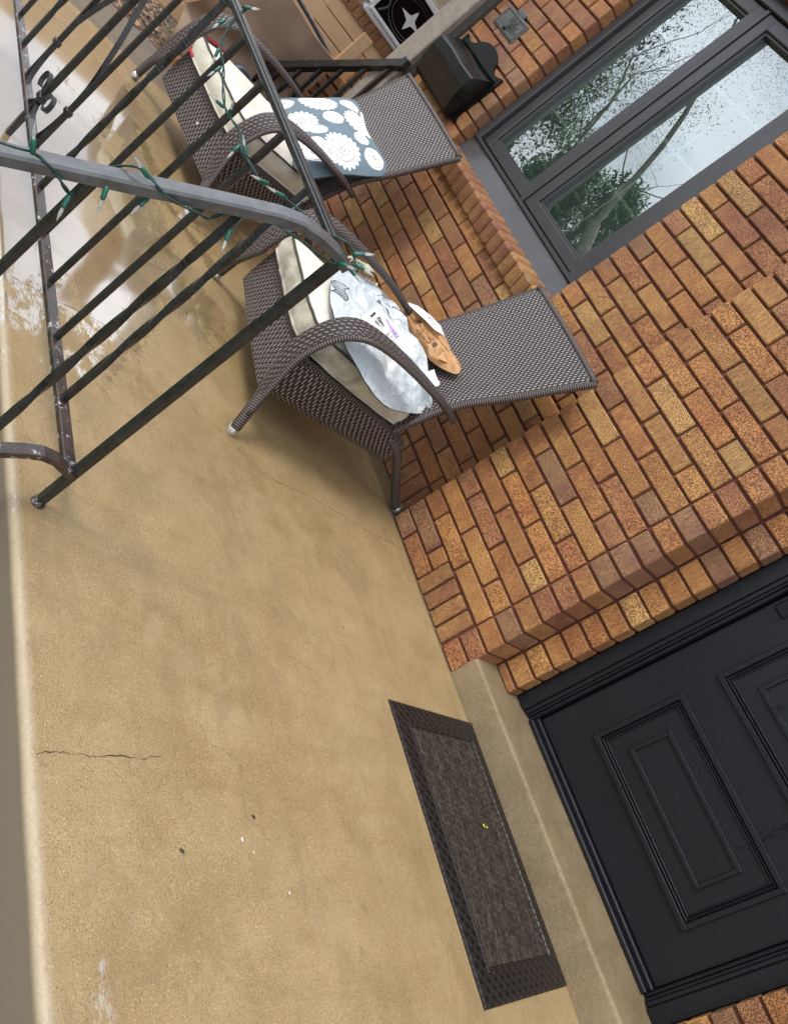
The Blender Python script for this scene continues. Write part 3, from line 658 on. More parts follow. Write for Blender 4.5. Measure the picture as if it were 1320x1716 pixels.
# ================================================================ RAILING
rail = empty('iron_railing', 'dark wrought iron porch railing with sloping handrail, twisted bars and scrolls', 'railing', (-1.0, .81, 0))
RO = Vector((-1.0, .81, 0))
def rp(mb, name, mat=None): 
    mb.v = [tuple(Vector(q) - RO) for q in mb.v]; return mb.build(name, mat or M['iron'], rail)
Yr = .81; BW = .0127; CR = .0015
def post(x, y, z0, z1, w_=.0175):
    q = MB(); q.box(x - w_ / 2, x + w_ / 2, y - w_ / 2, y + w_ / 2, z0, z1, .002); return q
rp(post(-1.0, Yr, -.002, .716), 'post'); q = MB(); q.set(smooth=True); q.tube([(-1.0, Yr, 0.0), (-1.0, Yr, .004), (-1.0, Yr, .012)], [.0145, .0145, .010], 14); rp(q, 'post_foot', M['iron2'])
q = MB(); q.box(-3.55, -1.012, Yr - .013, Yr + .013, .083, .097, .002); rp(q, 'bottom_rail', M['iron2'])
q = MB(); q.box(-3.55, -.988, Yr - .0115, Yr + .0115, .716, .729, .003); q.box(-3.55, -.99, Yr - .0085, Yr + .0085, .7285, .733, .002); rp(q, 'top_rail')
rp(post(-3.55, Yr, 0, .716), 'post'); rp(post(-2.246, Yr, 0, .716, .016), 'post')
def bar(x, y, z0, z1, twisted, w_=BW):
    q = MB()
    if not twisted: q.box(x - w_ / 2, x + w_ / 2, y - w_ / 2, y + w_ / 2, z0, z1, CR); return q
    n_ = 60; L_ = z1 - z0; pts = []; tw = []
    for i in range(n_ + 1):
        f = i / n_; pts.append((x, y, z0 + L_ * f)); g = min(1, max(0, (f - .18) / .64)); tw.append(g * math.pi * 1.75)
    q.tube(pts, w_ / 2, prof=[(1, 1), (-1, 1), (-1, -1), (1, -1)], twist=tw); return q
for k in range(1, 15):
    if k == 7: continue
    x = -1.015 - .1755 * k
    rp(bar(x, Yr, .097, .716, k % 4 == 1), 'baluster')
# scrolls between balusters 6 and 8, mirrored about the middle post
def strap(pts, wd=.0125, th=.0035): 
    q = MB(); q.tube(spline(pts, 6), 1, prof=[(wd / 2, th / 2), (-wd / 2, th / 2), (-wd / 2, -th / 2), (wd / 2, -th / 2)], up=Vector((0, 1, 0))); return q
def strapY(pts2, x0=-2.246, s_=1):
    """flat iron strip, wide across the rail (Y), curving in the X-Z plane"""
    P = spline([(x0 + s_ * a_, Yr, b_) for a_, b_ in pts2], 7); q = MB(); rows = []
    for i, p in enumerate(P):
        d = (P[min(i + 1, len(P) - 1)] - P[max(i - 1, 0)]).normalized(); nn = Vector((d.z, 0, -d.x)) * .0018
        rows.append([p + nn + Vector((0, .0065, 0)), p + nn - Vector((0, .0065, 0)), p - nn - Vector((0, .0065, 0)), p - nn + Vector((0, .0065, 0))])
    b = q.grid(rows, closev=True); q.face((b, b + 1, b + 2, b + 3)); e_ = b + 4 * (len(P) - 1); q.face((e_ + 3, e_ + 2, e_ + 1, e_)); return q
for s_ in (1, -1):
    rp(strapY([(.052, .142), (.066, .138), (.080, .150), (.078, .172), (.060, .182), (.036, .172), (.020, .150), (.0, .130), (-.030, .103), (-.070, .090), (-.115, .090), (-.148, .108), (-.166, .155), (-.174, .215), (-.173, .27), (-.160, .32), (-.109, .42), (-.045, .516), (-.02, .60), (-.01, .71)], s_=s_), 'scroll')
    q = MB(); q.box(-2.246 + s_ * .1755 - .011, -2.246 + s_ * .1755 + .011, Yr - .0095, Yr + .0095, .212, .228, .002); rp(q, 'collar')
q = MB(); q.box(-2.246 - .018, -2.246 + .018, Yr - .010, Yr + .010, .128, .146, .002); rp(q, 'collar')
# stair handrail falling away from the corner post
hp = [(-1.0, .822, .722), (-1.0, .79, .728), (-1.0, .745, .727), (-1.0, .71, .7215), (-1.0, .68, .709), (-1.0, .62, .675), (-1.0, .5, .604), (-1.0, .36, .523), (-1.0, .1, .369), (-1.0, -.3, .137)]
q = MB(); hw, hh = .0150, .0085
q.tube(hp, 1, prof=[(hw, hh * .55), (hw * .8, hh), (-hw * .8, hh), (-hw, hh * .55), (-hw, -hh), (hw, -hh)]); rp(q, 'handrail', M['world_sky_paint'])
lp2 = [(-1.0, .81, .098), (-1.0, .79, .104), (-1.0, .76, .116), (-1.0, .735, .116), (-1.0, .71, .106), (-1.0, .68, .088), (-1.0, .55, .012), (-1.0, .3, -.134), (-1.0, -.3, -.484)]
q = MB(); q.tube(lp2, 1, prof=[(.0125, .0065), (-.0125, .0065), (-.0125, -.0065), (.0125, -.0065)]); rp(q, 'stair_bottom_rail', M['iron2'])
for y, tw in ((.640, 1), (.465, 0), (.29, 1), (.115, 0), (-.06, 1)):
    zt = .5275 + (y - .36) * .58 - .006; zb = .012 + (y - .55) * .583 + .005
    rp(bar(-1.0, y, zb, zt, tw, .0120 if not tw else .0118), 'baluster')
rp(post(-1.0, -.3, -.93, .144), 'post')

# side stair railing at the porch end
sr = empty('side_stair_railing', 'thin dark stair railing sloping down from the taupe corner board', 'railing', (-3.8, 2.37, 0))
SO = Vector((-3.8, 2.37, 0))
def sp_(mb, name, mat=None): mb.v = [tuple(Vector(q) - SO) for q in mb.v]; return mb.build(name, mat or M['iron'], sr)
q = MB(); A_ = Vector((-3.74, 2.37, .872)); B_ = Vector((-4.95, 2.37, -.02)); q.square(A_, B_, .040); sp_(q, 'handrail')
q = MB(); A2 = A_ - Vector((0, 0, .62)); B2 = B_ - Vector((0, 0, .62)) ; B2.z = max(B2.z, -.6); q.square(A2, B2, .02); sp_(q, 'bottom_rail')
for k in range(9):
    f = (k + .5) / 9; p = A_.lerp(B_, f); p2_ = A2.lerp(B2, f); q = MB(); q.square(p2_, p, .019); sp_(q, 'baluster')
q = MB(); q.box(-3.775, -3.735, 2.352, 2.386, .845, .895, .003); sp_(q, 'bracket')

# ================================================================ STRING LIGHTS
slr = empty('string_lights', 'green wired string of clear mini lights wound round the railing', 'string lights', (-1.0, .81, .72))
LO = Vector((-1.0, .81, .72))
def lp_(mb, name, mat, parent=None):
    mb.v = [tuple(Vector(q) - LO) for q in mb.v]; return mb.build(name, mat, parent or slr)
wire = [(-.980, .30, .520), (-.978, .345, .545), (-.980, .372, .556), (-.988, .392, .560), (-.983, .418, .560), (-.979, .440, .552), (-.990, .458, .545), (-1.012, .470, .560), (-1.020, .482, .596), (-1.008, .496, .622), (-.99, .512, .630), (-.981, .535, .628), (-.980, .560, .632), (-.979, .585, .640), (-.985, .602, .640), (-1.0, .620, .652), (-1.013, .645, .672), (-.995, .670, .695), (-.982, .70, .704), (-.981, .73, .710), (-.980, .76, .712), (-.984, .79, .715), (-.99, .825, .730), (-1.01, .828, .741), (-1.022, .808, .744), (-1.05, .796, .725), (-1.10, .794, .705), (-1.155, .798, .693), (-1.215, .795, .671), (-1.274, .796, .650), (-1.335, .79, .643), (-1.39, .792, .636), (-1.45, .80, .641), (-1.50, .80, .634), (-1.553, .80, .629), (-1.62, .80, .640), (-1.677, .80, .656), (-1.73, .798, .664), (-1.775, .80, .69), (-1.80, .805, .738), (-1.83, .82, .745), (-1.86, .83, .72), (-1.90, .80, .70), (-1.99, .80, .69)]
sw = spline(wire, 6)
for ph in (0, math.pi):
    q = MB(); q.set(smooth=True); pts = []
    for i, p in enumerate(sw):
        a_ = i * .55 + ph; pts.append(p + Vector((math.cos(a_) * .0016, math.sin(a_) * .0016, math.sin(a_ + 1) * .0014)))
    q.tube(pts, .0016, 5); lp_(q, 'wire', M['greenw'])
bulbs = [((-.983, .388, .561), (-.2, -.55, .9)), ((-.983, .452, .545), (.5, .1, -.9)), ((-.982, .503, .632), (.15, -.95, .3)), ((-1.0, .532, .604), (.6, -.3, -.9)), ((-.986, .478, .585), (.4, .3, -1)), ((-.99, .640, .648), (.7, .1, -.8)),
         ((-1.01, .825, .742), (.0, .75, .65)), ((-1.0, .832, .735), (.6, .7, .35)), ((-.988, .822, .728), (.9, .3, .1)), ((-.985, .80, .722), (.75, .2, .5)),
         ((-1.19, .79, .682), (-.1, -.85, -.25)), ((-1.25, .79, .662), (.0, -.85, -.25)), ((-1.40, .79, .636), (.4, -.2, -.7)), ((-1.36, .79, .640), (-.5, -.6, .5)), ((-1.50, .79, .634), (.1, -.5, .8)), ((-1.54, .79, .63), (-.2, -.9, -.1)), ((-1.66, .79, .654), (.35, -.3, -.7)), ((-1.72, .79, .664), (.5, .1, -.8)), ((-1.80, .80, .742), (.2, .6, .6)), ((-1.79, .79, .70), (.3, -.3, -.7))]
for p, d in bulbs:
    p = Vector(p); d = Vector(d).normalized(); q = MB(); q.set(smooth=True); q.tube([p - d * .002, p + d * .003, p + d * .015, p + d * .0175], [.0020, .0038, .0034, .0026], 9)
    sk = lp_(q, 'socket', M['greens']); q = MB(); q.set(smooth=True); q.tube([p + d * .0175, p + d * .020, p + d * .026, p + d * .031, p + d * .036], [.0018, .0023, .0023, .0012, .0004], 10); lp_(q, 'bulb', M['bulb'], sk)

# ================================================================ CHAIRS
def make_chair():
    root = empty('wicker_lounge_chair', 'brown wicker lounge chair nearest the door holding a soiled canvas cushion and two parcels', 'lounge chair', (-1.928, 1.533, 0), -.1741, 'wicker lounge chairs along the wall')
    # seat deck
    def hw(y): return lerp(.300, .225, min(1, max(0, y / .5)))
    q = MB(); q.set(smooth=False); rows = []; nu, nv = 12, 10
    for i in range(nu + 1):
        u = -1 + 2 * i / nu; rows.append([Vector((hw(.02 + .48 * j / nv) * u, .02 + .48 * j / nv, .262 - .012 * (1 - u * u) * math.sin(math.pi * j / nv))) for j in range(nv + 1)])
    q.grid(rows, lambda i, j: (i * .05, j * .048)); q.build('seat', M['wicker'], root)
    # front apron
    q = MB(); q.set(smooth=True); rows = []
    for i in range(13):
        u = -1 + i / 6; rows.append([Vector((u * .305, .022 - .006 * math.cos(u * 1.5), z)) + Vector((0, d_, 0)) for z, d_ in ((.105, .0), (.15, -.004), (.20, -.004), (.25, -.002), (.266, .004), (.270, .016), (.268, .045))])
    q.grid(rows, lambda i, j: (i * .05, j * .034)); q.build('front_apron', M['wicker'], root)
    # sides
    for s_ in (1, -1):
        q = MB(); q.set(smooth=True); rows = []
        for i in range(11):
            f = i / 10; y = .02 + .56 * f; x = s_ * (lerp(.302, .222, min(1, f * 1.05)) )
            zb = lerp(.115, .150, f) ; zt = .270 - .03 * max(0, f - .75) * 4 * .6
            rows.append([Vector((x + s_ * o_, y, lerp(zb, zt, g))) for g, o_ in ((0, -.006), (.15, .004), (.5, .006), (.9, .003), (1, -.004))] + [Vector((x - s_ * .03, y, zt))])
        q.grid(rows, lambda i, j: (i * .056, j * .034), flip=(s_ < 0)); q.build('side_panel', M['wicker'], root)
    # back, fans out towards the top
    prof = spline([(0, .495, .255), (0, .515, .33), (0, .543, .42), (0, .580, .50), (0, .627, .583), (0, .668, .66), (0, .700, .725), (0, .742, .81), (0, .771, .867)], 4)
    def bhw(z): return lerp(.222, .279, min(1, max(0, (z - .50) / .36))) if z > .5 else .222
    q = MB(); q.set(smooth=True); rows = []; L_ = [0]
    for i in range(1, len(prof)): L_.append(L_[-1] + (prof[i] - prof[i - 1]).length)
    th = .022; nu = 16
    for i in range(nu + 1):
        u = -1 + 2 * i / nu; rows.append([Vector((bhw(p.z) * u, p.y - .010 * (u * u) + (.006 if abs(u) == 1 else 0), p.z + (.004 * (1 - u * u) if k == len(prof) - 1 else 0))) for k, p in enumerate(prof)])
    q.grid(rows, lambda i, j: ((-1 + 2 * i / nu) * .25, L_[min(j, len(L_) - 1)]), flip=True)
    back = [[p + Vector((0, th, -.004)) for p in row] for row in rows]; q.grid(back, lambda i, j: ((-1 + 2 * i / nu) * .25, L_[min(j, len(L_) - 1)]))
    bo = q.build('backrest', M['wickerback'], root)
    for s_ in (1, -1):
        q = MB(); q.set(smooth=True); q.tube([Vector((s_ * (bhw(p.z)), p.y + .006, p.z)) for p in prof], .0125, 10); q.build('edge_tube', M['wrap'], bo)
    q = MB(); q.set(smooth=True); q.tube([Vector((bhw(.867) * u, .771 - .010 * u * u + .008, .867 + .004 * (1 - u * u))) for u in [k / 8 - 1 for k in range(17)]], .0125, 10); q.build('edge_tube', M['wrap'], bo)
    # arms: tube leg turning into a broad woven band
    for s_ in (1, -1):
        path = spline([(.407, .0, .022), (.385, -.008, .10), (.363, -.016, .20), (.345, -.019, .295), (.343, .006, .398), (.337, .063, .452), (.320, .150, .470), (.308, .27, .475), (.294, .395, .470), (.266, .50, .457), (.240, .590, .438)], 5)
        n_ = len(path); wd = []
        for i in range(n_):
            f = i / (n_ - 1)
            w_ = .015 + .033 * min(1, max(0, (f - .10) / .14)) - .031 * min(1, max(0, (f - .50) / .42)); wd.append(w_)
        q = MB(); q.set(smooth=True); rows = []; L2 = 0; ls = []
        for i, p in enumerate(path):
            d = (path[min(i + 1, n_ - 1)] - path[max(i - 1, 0)]).normalized(); side = Vector((1, 0, 0)); side = (side - d * side.dot(d)).normalized(); up_ = side.cross(d)
            if i: L2 += (p - path[i - 1]).length
            ls.append(L2); w_ = wd[i]; t_ = .012
            row = []
            for k in range(16):
                a_ = 2 * math.pi * k / 16; ca, sa_ = math.cos(a_), math.sin(a_)
                row.append(p + side * (w_ * math.copysign(abs(ca) ** .8, ca) - (w_ - .014) * 1.0) + up_ * (t_ * math.copysign(abs(sa_) ** .8, sa_)))
            rows.append([Vector((s_ * r_.x, r_.y, r_.z)) for r_ in row])
        q.grid(rows, lambda i, j: (j * .0085, ls[min(i, n_ - 1)]), closev=True, flip=(s_ < 0))
        b = q.add(rows[-1]); q.face(range(b, b + 16))
        ao = q.build('arm', [M['wickerarm'], M['wrap']], root)
        for i_, pp in enumerate(q.f):
            pass
        # wound edge roll on the outer side
        e2 = MB(); e2.set(smooth=True); e2.tube([Vector((s_ * (p.x + .012), p.y, p.z - .003)) for p in path[4:]], .0085, 8); e2.build('edge_roll', M['wrap'], ao)
        e2 = MB(); e2.set(smooth=True); e2.tube([Vector((s_ * p.x, p.y, p.z)) for p in path[:9]], [.0165] * 6 + [.015, .013, .010], 12); e2.build('leg_wrap', M['wrap'], ao)
        e2 = MB(); e2.set(smooth=True); c0 = Vector((s_ * .407, 0, 0)); e2.tube([c0, c0 + Vector((0, 0, .002)), c0 + Vector((-s_ * .006, -.0008, .03)), c0 + Vector((-s_ * .0065, -.0009, .0305))], [.0150, .0165, .0165, .012], 14); e2.build('foot_cap', M['steel'], ao)
        # rear leg
        e2 = MB(); e2.set(smooth=True); e2.tube(spline([(s_ * .222, .52, .235), (s_ * .215, .60, .205), (s_ * .200, .70, .135), (s_ * .178, .81, .055), (s_ * .164, .870, .022)], 5), .0165, 12); lo = e2.build('rear_leg', M['wrap'], root)
        e2 = MB(); e2.set(smooth=True); c0 = Vector((s_ * .161, .888, .0)); e2.tube([c0, c0 + Vector((0, -.001, .003)), Vector((s_ * .1680, .862, .036))], [.0150, .0182, .0182], 14); e2.build('foot_cap', M['steel'], lo)
    # two screws / brand plate on the apron
    q = MB(); q.set(smooth=True); q.tube([(.06, .019, .175), (.06, .010, .175)], [.008, .006], 10); q.build('bolt', M['steel'], root)
    return root
M['wickerarm'] = mat_wicker('arm_wicker', .0066, .019, ((.016, .010, .009), (.075, .050, .048)), (.36, .31, .30))
chair1 = make_chair()
chair2 = copy_tree(chair1); chair2.location = (-3.022, 1.477, 0); chair2.rotation_euler = (0, 0, .1354)
chair2['label'] = 'brown wicker lounge chair under the mailbox, holding a blue medallion print pillow'

# ---- cushions
def box_cushion(name, root_loc, rz, outl, z0, hgt, mats, pipe, label, cat, sag=None, group=None, seed=0, pipecol2=None):
    O_ = bpy.data.objects.new(name, None)
    sp = spline([(a_, b_, 0) for a_, b_ in outl], 8, True); n_ = len(sp); cx = sum(p.x for p in sp) / n_; cy = sum(p.y for p in sp) / n_
    dz = sag or (lambda x, y: 0)
    def nz_(x, y, k=1): return noise.noise(Vector((x * 9 + seed, y * 9, k))) * .5 + noise.noise(Vector((x * 22 + seed, y * 22, k + 5))) * .25
    q = MB(); q.set(smooth=True, mi=0); rows = []
    NR_ = 14
    for i in range(NR_ + 1):
        f = i / NR_; row = []
        for p in sp:
            x = cx + (p.x - cx) * f; y = cy + (p.y - cy) * f
            pinch = .012 * (1 - abs(f - 1)) * abs(noise.noise(Vector((math.atan2(p.y - cy, p.x - cx) * 5 + seed, 2, 2)))) if f > .8 else 0
            row.append(Vector((x, y, z0 + hgt - .010 * max(0, f - .8) * 5 + .036 * (1 - f ** 2.4) + .010 * nz_(x, y) * (1 - f ** 6) - pinch + dz(x, y))))
        rows.append(row)
    q.grid(rows, lambda i, j: (rows[min(i, NR_)][j % n_].x, rows[min(i, NR_)][j % n_].y), closev=True)
    q.set(smooth=True, mi=1); side = []
    for k in range(6):
        f = k / 5; row = []
        for p in sp:
            d = Vector((p.x - cx, p.y - cy, 0)).normalized(); bul = .012 * math.sin(math.pi * f) + .006 * noise.noise(Vector((p.x * 25, p.y * 25, f * 2 + seed)))
            row.append(Vector((p.x, p.y, z0 + hgt * (1 - f) + dz(p.x, p.y))) + d * bul)
        side.append(row)
    q.grid(side, lambda i, j: (j * .02, i * .02), closev=True)
    b = q.add(side[-1]); q.face(list(range(b, b + n_))[::-1])
    o = q.build(name, mats); o.location = root_loc; o.rotation_euler = (0, 0, rz)
    tag(o, label, cat, group)
    for k, row in ((0, side[0]), (1, side[-1])):
        e2 = MB(); e2.set(smooth=True); pts = [p + Vector((p.x - cx, p.y - cy, 0)).normalized() * .002 for p in row] + [row[0], row[1]]
        e2.tube(pts, .0042, 7, cap=False); e2.build('piping', pipe if k == 0 or not pipecol2 else pipecol2, o)
    return o
ol = [(-.255, -.005), (-.05, -.012), (.16, -.005), (.245, .03), (.262, .12), (.245, .30), (.225, .43), (.19, .492), (.0, .50), (-.19, .492), (-.225, .43), (-.262, .25), (-.275, .06)]
box_cushion('seat_cushion', (-1.928, 1.533, 0), -.1741, ol, .280, .070, [M['canvas'], M['canvas_side']], M['piping'], 'thick off white seat cushion with mildewed sides under the white mailer', 'cushion', seed=3, pipecol2=M['canvas_side'], group='seat cushions')
box_cushion('seat_cushion', (-3.022, 1.477, 0), .1354, ol, .275, .075, [M['canvas'], M['canvas_side2']], M['piping'], 'clean white seat cushion with red trimmed end beneath the patterned pillow', 'cushion', seed=9, pipecol2=M['canvas_side2'], group='seat cushions')
cu2 = bpy.data.objects[sorted([o_.name for o_ in bpy.data.objects if o_.name.startswith('seat_cushion')])[-1]]
q = MB(); q.set(smooth=True); q.tube([(-.268, .0, .275), (-.270, .012, .352), (-.272, .06, .360), (-.272, .14, .360)], .006, 8); q.tube([(-.268, .0, .277), (-.255, -.012, .278), (-.20, -.016, .278)], .006, 8); o_ = q.build('red_trim', M['redpipe'], cu2)

# ---- puffy shapes from an outline
def puffy(name, pts, thick, mat, label, cat, crease=.01, seed=0, nrm=None, n=6, uvs=None, rings=16, under=True, power=2.2, cfreq=9, world=True, smoothc=True, flat=False):
    sp = spline(pts, n, True) if smoothc else [Vector(p) for p in pts]; n_ = len(sp); c = sum(sp, Vector()) / n_
    nrm = Vector(nrm or (0, 0, 1)).normalized(); q = MB(); q.set(smooth=not flat)
    u_ = nrm.cross(Vector((0, 0, 1))) if abs(nrm.z) < .95 else Vector((1, 0, 0)); u_ = (u_ - nrm * u_.dot(nrm)).normalized(); v_ = nrm.cross(u_)
    def P(f, p, s_):
        b_ = c.lerp(p, f); prof_ = (1 - f ** power) ** .75
        w_ = noise.noise(Vector((b_.x * cfreq + seed, b_.y * cfreq, b_.z * cfreq))) ; w2 = noise.noise(Vector((b_.x * cfreq * 2.7 + seed, b_.y * cfreq * 2.7, b_.z * cfreq * 2.7)))
        rid = (1 - abs(w_) * 2.4) * .6 + (1 - abs(w2) * 2.4) * .3
        return b_ + nrm * (s_ * thick * prof_ + crease * rid * min(1, (1 - f) * 4 + .15) * s_) 
    o0 = c.copy()
    for s_ in ((1, -1) if under else (1,)):
        rows = [[P(i / rings, p, s_) - o0 for p in sp] for i in range(rings + 1)]
        if s_ < 0: rows = [[(r_ - nrm * (r_.dot(nrm)) * 0) for r_ in row] for row in rows]
        uvf = lambda i, j: (rows[min(i, rings)][j % n_].dot(u_), rows[min(i, rings)][j % n_].dot(v_))
        q.grid(rows, uvf, closev=True, flip=(s_ < 0))
    o = q.build(name, mat); o.location = o0; tag(o, label, cat); return o, sp, o0
pil = [(-3.298, 1.80, .345), (-3.01, 1.815, .352), (-2.745, 1.805, .372), (-2.82, 1.965, .475), (-2.893, 2.150, .602), (-3.12, 2.105, .610), (-3.373, 2.115, .622), (-3.345, 1.95, .49)]
o, _, _ = puffy('throw_pillow', pil, .074, M['suzani'], 'square white throw pillow printed with slate blue medallions leaning on the far chair', 'pillow', .006, 4, (.10, -.60, .79), rings=18, cfreq=6)
bagp = [(-2.144, 1.756, .385), (-1.957, 1.623, .392), (-1.804, 1.554, .392), (-1.742, 1.542, .39), (-1.659, 1.544, .385), (-1.582, 1.616, .37), (-1.553, 1.664, .36), (-1.548, 1.768, .345), (-1.570, 1.861, .35), (-1.624, 1.985, .36), (-1.643, 2.025, .38), (-1.641, 2.012, .41), (-1.70, 1.985, .44), (-1.76, 1.99, .455), (-1.822, 2.008, .463), (-1.874, 2.0, .46), (-1.922, 1.97, .455), (-2.046, 2.022, .445), (-2.133, 2.012, .43), (-2.205, 1.985, .41), (-2.225, 1.93, .40), (-2.20, 1.84, .39)]
bag, bsp, bo_ = puffy('poly_mailer', bagp, .030, M['poly'], 'large crumpled white plastic mailer with shipping label on the near chair cushion', 'parcel', .020, 2, (.08, -.35, .93), rings=48, under=True, cfreq=12)
from mathutils.bvhtree import BVHTree
def bvh_of(o):
    me = o.data; mw = Matrix.Translation(o.location) @ Matrix.Rotation(o.rotation_euler.z, 4, 'Z')
    return BVHTree.FromPolygons([mw @ v.co for v in me.vertices], [list(p.vertices) for p in me.polygons])
def frame_pts(o_, ex, ey):
    ex = Vector(ex).normalized(); nrm_ = ex.cross(Vector(ey)).normalized(); ey_ = nrm_.cross(ex); return Vector(o_), ex, ey_, nrm_
def on_surface(bv, fr, pts2, off=.0012):
    o_, ex, ey, nn = fr; out = []
    for a_, b_ in pts2:
        p = o_ + ex * a_ + ey * b_; h = bv.ray_cast(p + nn * .12, -nn, .3)
        out.append((h[0] if h[0] else p) + nn * off)
    return out
def decal_quad(bv, fr, x0, x1, y0, y1, mat, name, parent, off=.0012, sub=.006):
    nx = max(1, int(abs(x1 - x0) / sub)); ny = max(1, int(abs(y1 - y0) / sub)); q = MB()
    rows = [on_surface(bv, fr, [(lerp(x0, x1, i / nx), lerp(y0, y1, j / ny)) for j in range(ny + 1)], off) for i in range(nx + 1)]
    q.grid([[p - parent.location for p in r_] for r_ in rows]); o = q.build(name, mat); o.parent = parent; return o
def multi_decal(bv, fr, rects, mat, name, parent, off=.002, tris=()):
    q = MB()
    for x0, x1, y0, y1 in rects:
        nx = max(1, int(abs(x1 - x0) / .006)); ny = max(1, int(abs(y1 - y0) / .006))
        q.grid([[p - parent.location for p in on_surface(bv, fr, [(lerp(x0, x1, i / nx), lerp(y0, y1, j / ny)) for j in range(ny + 1)], off)] for i in range(nx + 1)])
    for tr_ in tris:
        b = q.add([p - parent.location for p in on_surface(bv, fr, tr_, off)]); q.face(range(b, b + len(tr_)))
    o = q.build(name, mat); o.parent = parent; return o
def decal_text(bv, fr, body, size, x, y, mat, name, parent, rot=0, off=.002):
    o = text_obj(body, size, Matrix.Translation((x, y, 0)) @ Matrix.Rotation(rot, 4, 'Z'), mat, name, parent, 0.0)
    me = o.data; pts = on_surface(bv, fr, [(v.co.x, v.co.y) for v in me.vertices], off)
    for v, p in zip(me.vertices, pts): v.co = p - parent.location
    me.update(); return o
bv = bvh_of(bag)
# shipping label: reads along +x from the wall side
fr = frame_pts((-1.82, 1.80, .47), (.62, -.60, .0), (.5, .55, .18))
decal_quad(bv, fr, -.075, .135, -.085, .085, M['paper'], 'shipping_label', bag)
lb = [o_ for o_ in bag.children if o_.name.startswith('shipping_label')][0]; lb_loc = lb
class _P: pass
def ld(f, *a_, **k): return f(*a_, **k)
rects = [(-.005 + .0052 * i, -.005 + .0052 * i + random.choice((.0015, .0022, .0032)), -.055, -.020) for i in range(12)]
multi_decal(bv, fr, rects, M['ink'], 'barcode', bag, .0024)
multi_decal(bv, fr, [(-.01, .075, -.075, -.066)], M['ink'], 'label_rule', bag, .0024)
for tr_ in ([(.075, .02), (.095, .02), (.085, .035)], [(.10, -.005), (.12, -.005), (.11, .01)], [(.045, .045), (.062, .05), (.05, .062)]): multi_decal(bv, fr, [], M['ink'], 'arrow_mark', bag, .0026, tris=[tr_])
multi_decal(bv, fr, [(-.062, -.040, -.035, .030)], M['purple'], 'purple_stamp', bag, .0022)
multi_decal(bv, fr, [(.035, .042, .012, .019)], M['redink'], 'red_mark', bag, .0026)
decal_text(bv, fr, 'SET', .020, -.051, .02, M['greyink'], 'stamp_letters', bag, R(90), .003)
for i in range(5): decal_text(bv, fr, random.choice(('TO LN 40', 'P 12 046', 'MAIL 30', 'NO 417')), .011, .01 + .001 * i, .052 - .012 * i, M['greyink'], 'label_lettering', bag, 0, .0028)
fr2 = frame_pts((-2.09, 2.00, .43), (.30, .92, .2), (-.9, .3, .2)); fr2 = frame_pts((-2.065, 1.945, .44), (.18, .98, .0), (-.98, .18, .1))
decal_text(bv, fr2, 'FENG COMMAN', .020, .0, .0, M['ink'], 'printed_lettering', bag, 0, .002)
fr3 = frame_pts((-1.90, 1.615, .40), (.78, -.45, .0), (.4, .85, .15))
q = MB()
def stroke(bv, fr, pts, wd, q, base):
    P = on_surface(bv, fr, pts, .0022)
    q.tube([p - base for p in P], wd, 5)
S_ = [(-.055, .018), (-.02, .004), (.0, .016), (.02, .026), (.055, .012)]
wav = lambda o_: [(a_, b_ + o_) for a_, b_ in S_]
for o_ in (-.030, .018): stroke(bv, fr3, spline([(a_, b_, 0) for a_, b_ in wav(o_)], 4) and [(p.x, p.y) for p in spline([(a_, b_, 0) for a_, b_ in wav(o_)], 4)], .0011, q, bag.location)
for i in range(9):
    x = -.055 + .11 * i / 8; yb = [p for p in spline([(a_, b_, 0) for a_, b_ in S_], 6)]; yy = min(yb, key=lambda p: abs(p.x - x)).y
    stroke(bv, fr3, [(x, yy - .030), (x, yy - .006), (x, yy + .018)], .0009, q, bag.location)
o = q.build('wave_logo', M['ink']); o.parent = bag
multi_decal(bv, frame_pts((-1.985, 1.87, .44), (.7, .5, .1), (-.5, .7, .2)), [(-.035, .045, -.006, .006), (-.035, -.022, .006, .035), (.045, .085, -.002, .003)], M['greyink'], 'torn_tape_mark', bag, .0022)
# loose tag at the bag mouth
q = MB(); q.set(smooth=True)
q.grid([[Vector((-1.735 + .075 * i / 4, 1.965 + .012 * math.sin(i) + .02 * j / 4, .425 + .045 * j / 4 + .004 * math.cos(i * 2))) for j in range(5)] for i in range(5)]); o = q.build('loose_tag', M['paper']); o.data.transform(Matrix.Translation(-bag.location)); o.parent = bag

# kraft parcel leaning on the backrest
kp = [(-2.238, 2.105, .428), (-2.201, 2.112, .450), (-2.150, 2.112, .472), (-2.080, 2.112, .50), (-2.02, 2.112, .520), (-1.951, 2.105, .527), (-1.879, 2.095, .528), (-1.824, 2.085, .526), (-1.765, 2.08, .537), (-1.735, 2.072, .525), (-1.735, 2.062, .508), (-1.776, 2.05, .480), (-1.824, 2.045, .460), (-1.883, 2.045, .450), (-1.959, 2.052, .440), (-2.032, 2.062, .434), (-2.165, 2.09, .428)]
kr, ksp, ko = puffy('kraft_parcel', kp, .017, M['kraft'], 'brown kraft paper packet with a white flap tucked against the near chair back', 'parcel', .017, 7, (.05, -.8, .6), rings=8, cfreq=22, n=2, flat=True, power=3.0)
bk = bvh_of(kr); frk = frame_pts((-1.97, 2.05, .475), (.97, -.05, .05), (.05, .6, .8))
wp = [(-.19, .0), (-.13, .030), (-.06, .052), (.02, .06), (.07, .055), (.03, .035), (-.02, .022), (-.09, .010)]
q = MB(); P_ = on_surface(bk, frk, wp, .004); P_ = [p + Vector((0, -.012, .010)) for p in P_]; b = q.add([p - kr.location for p in P_]); q.face(range(b, b + len(P_))); o = q.build('white_flap', M['paper']); o.parent = kr
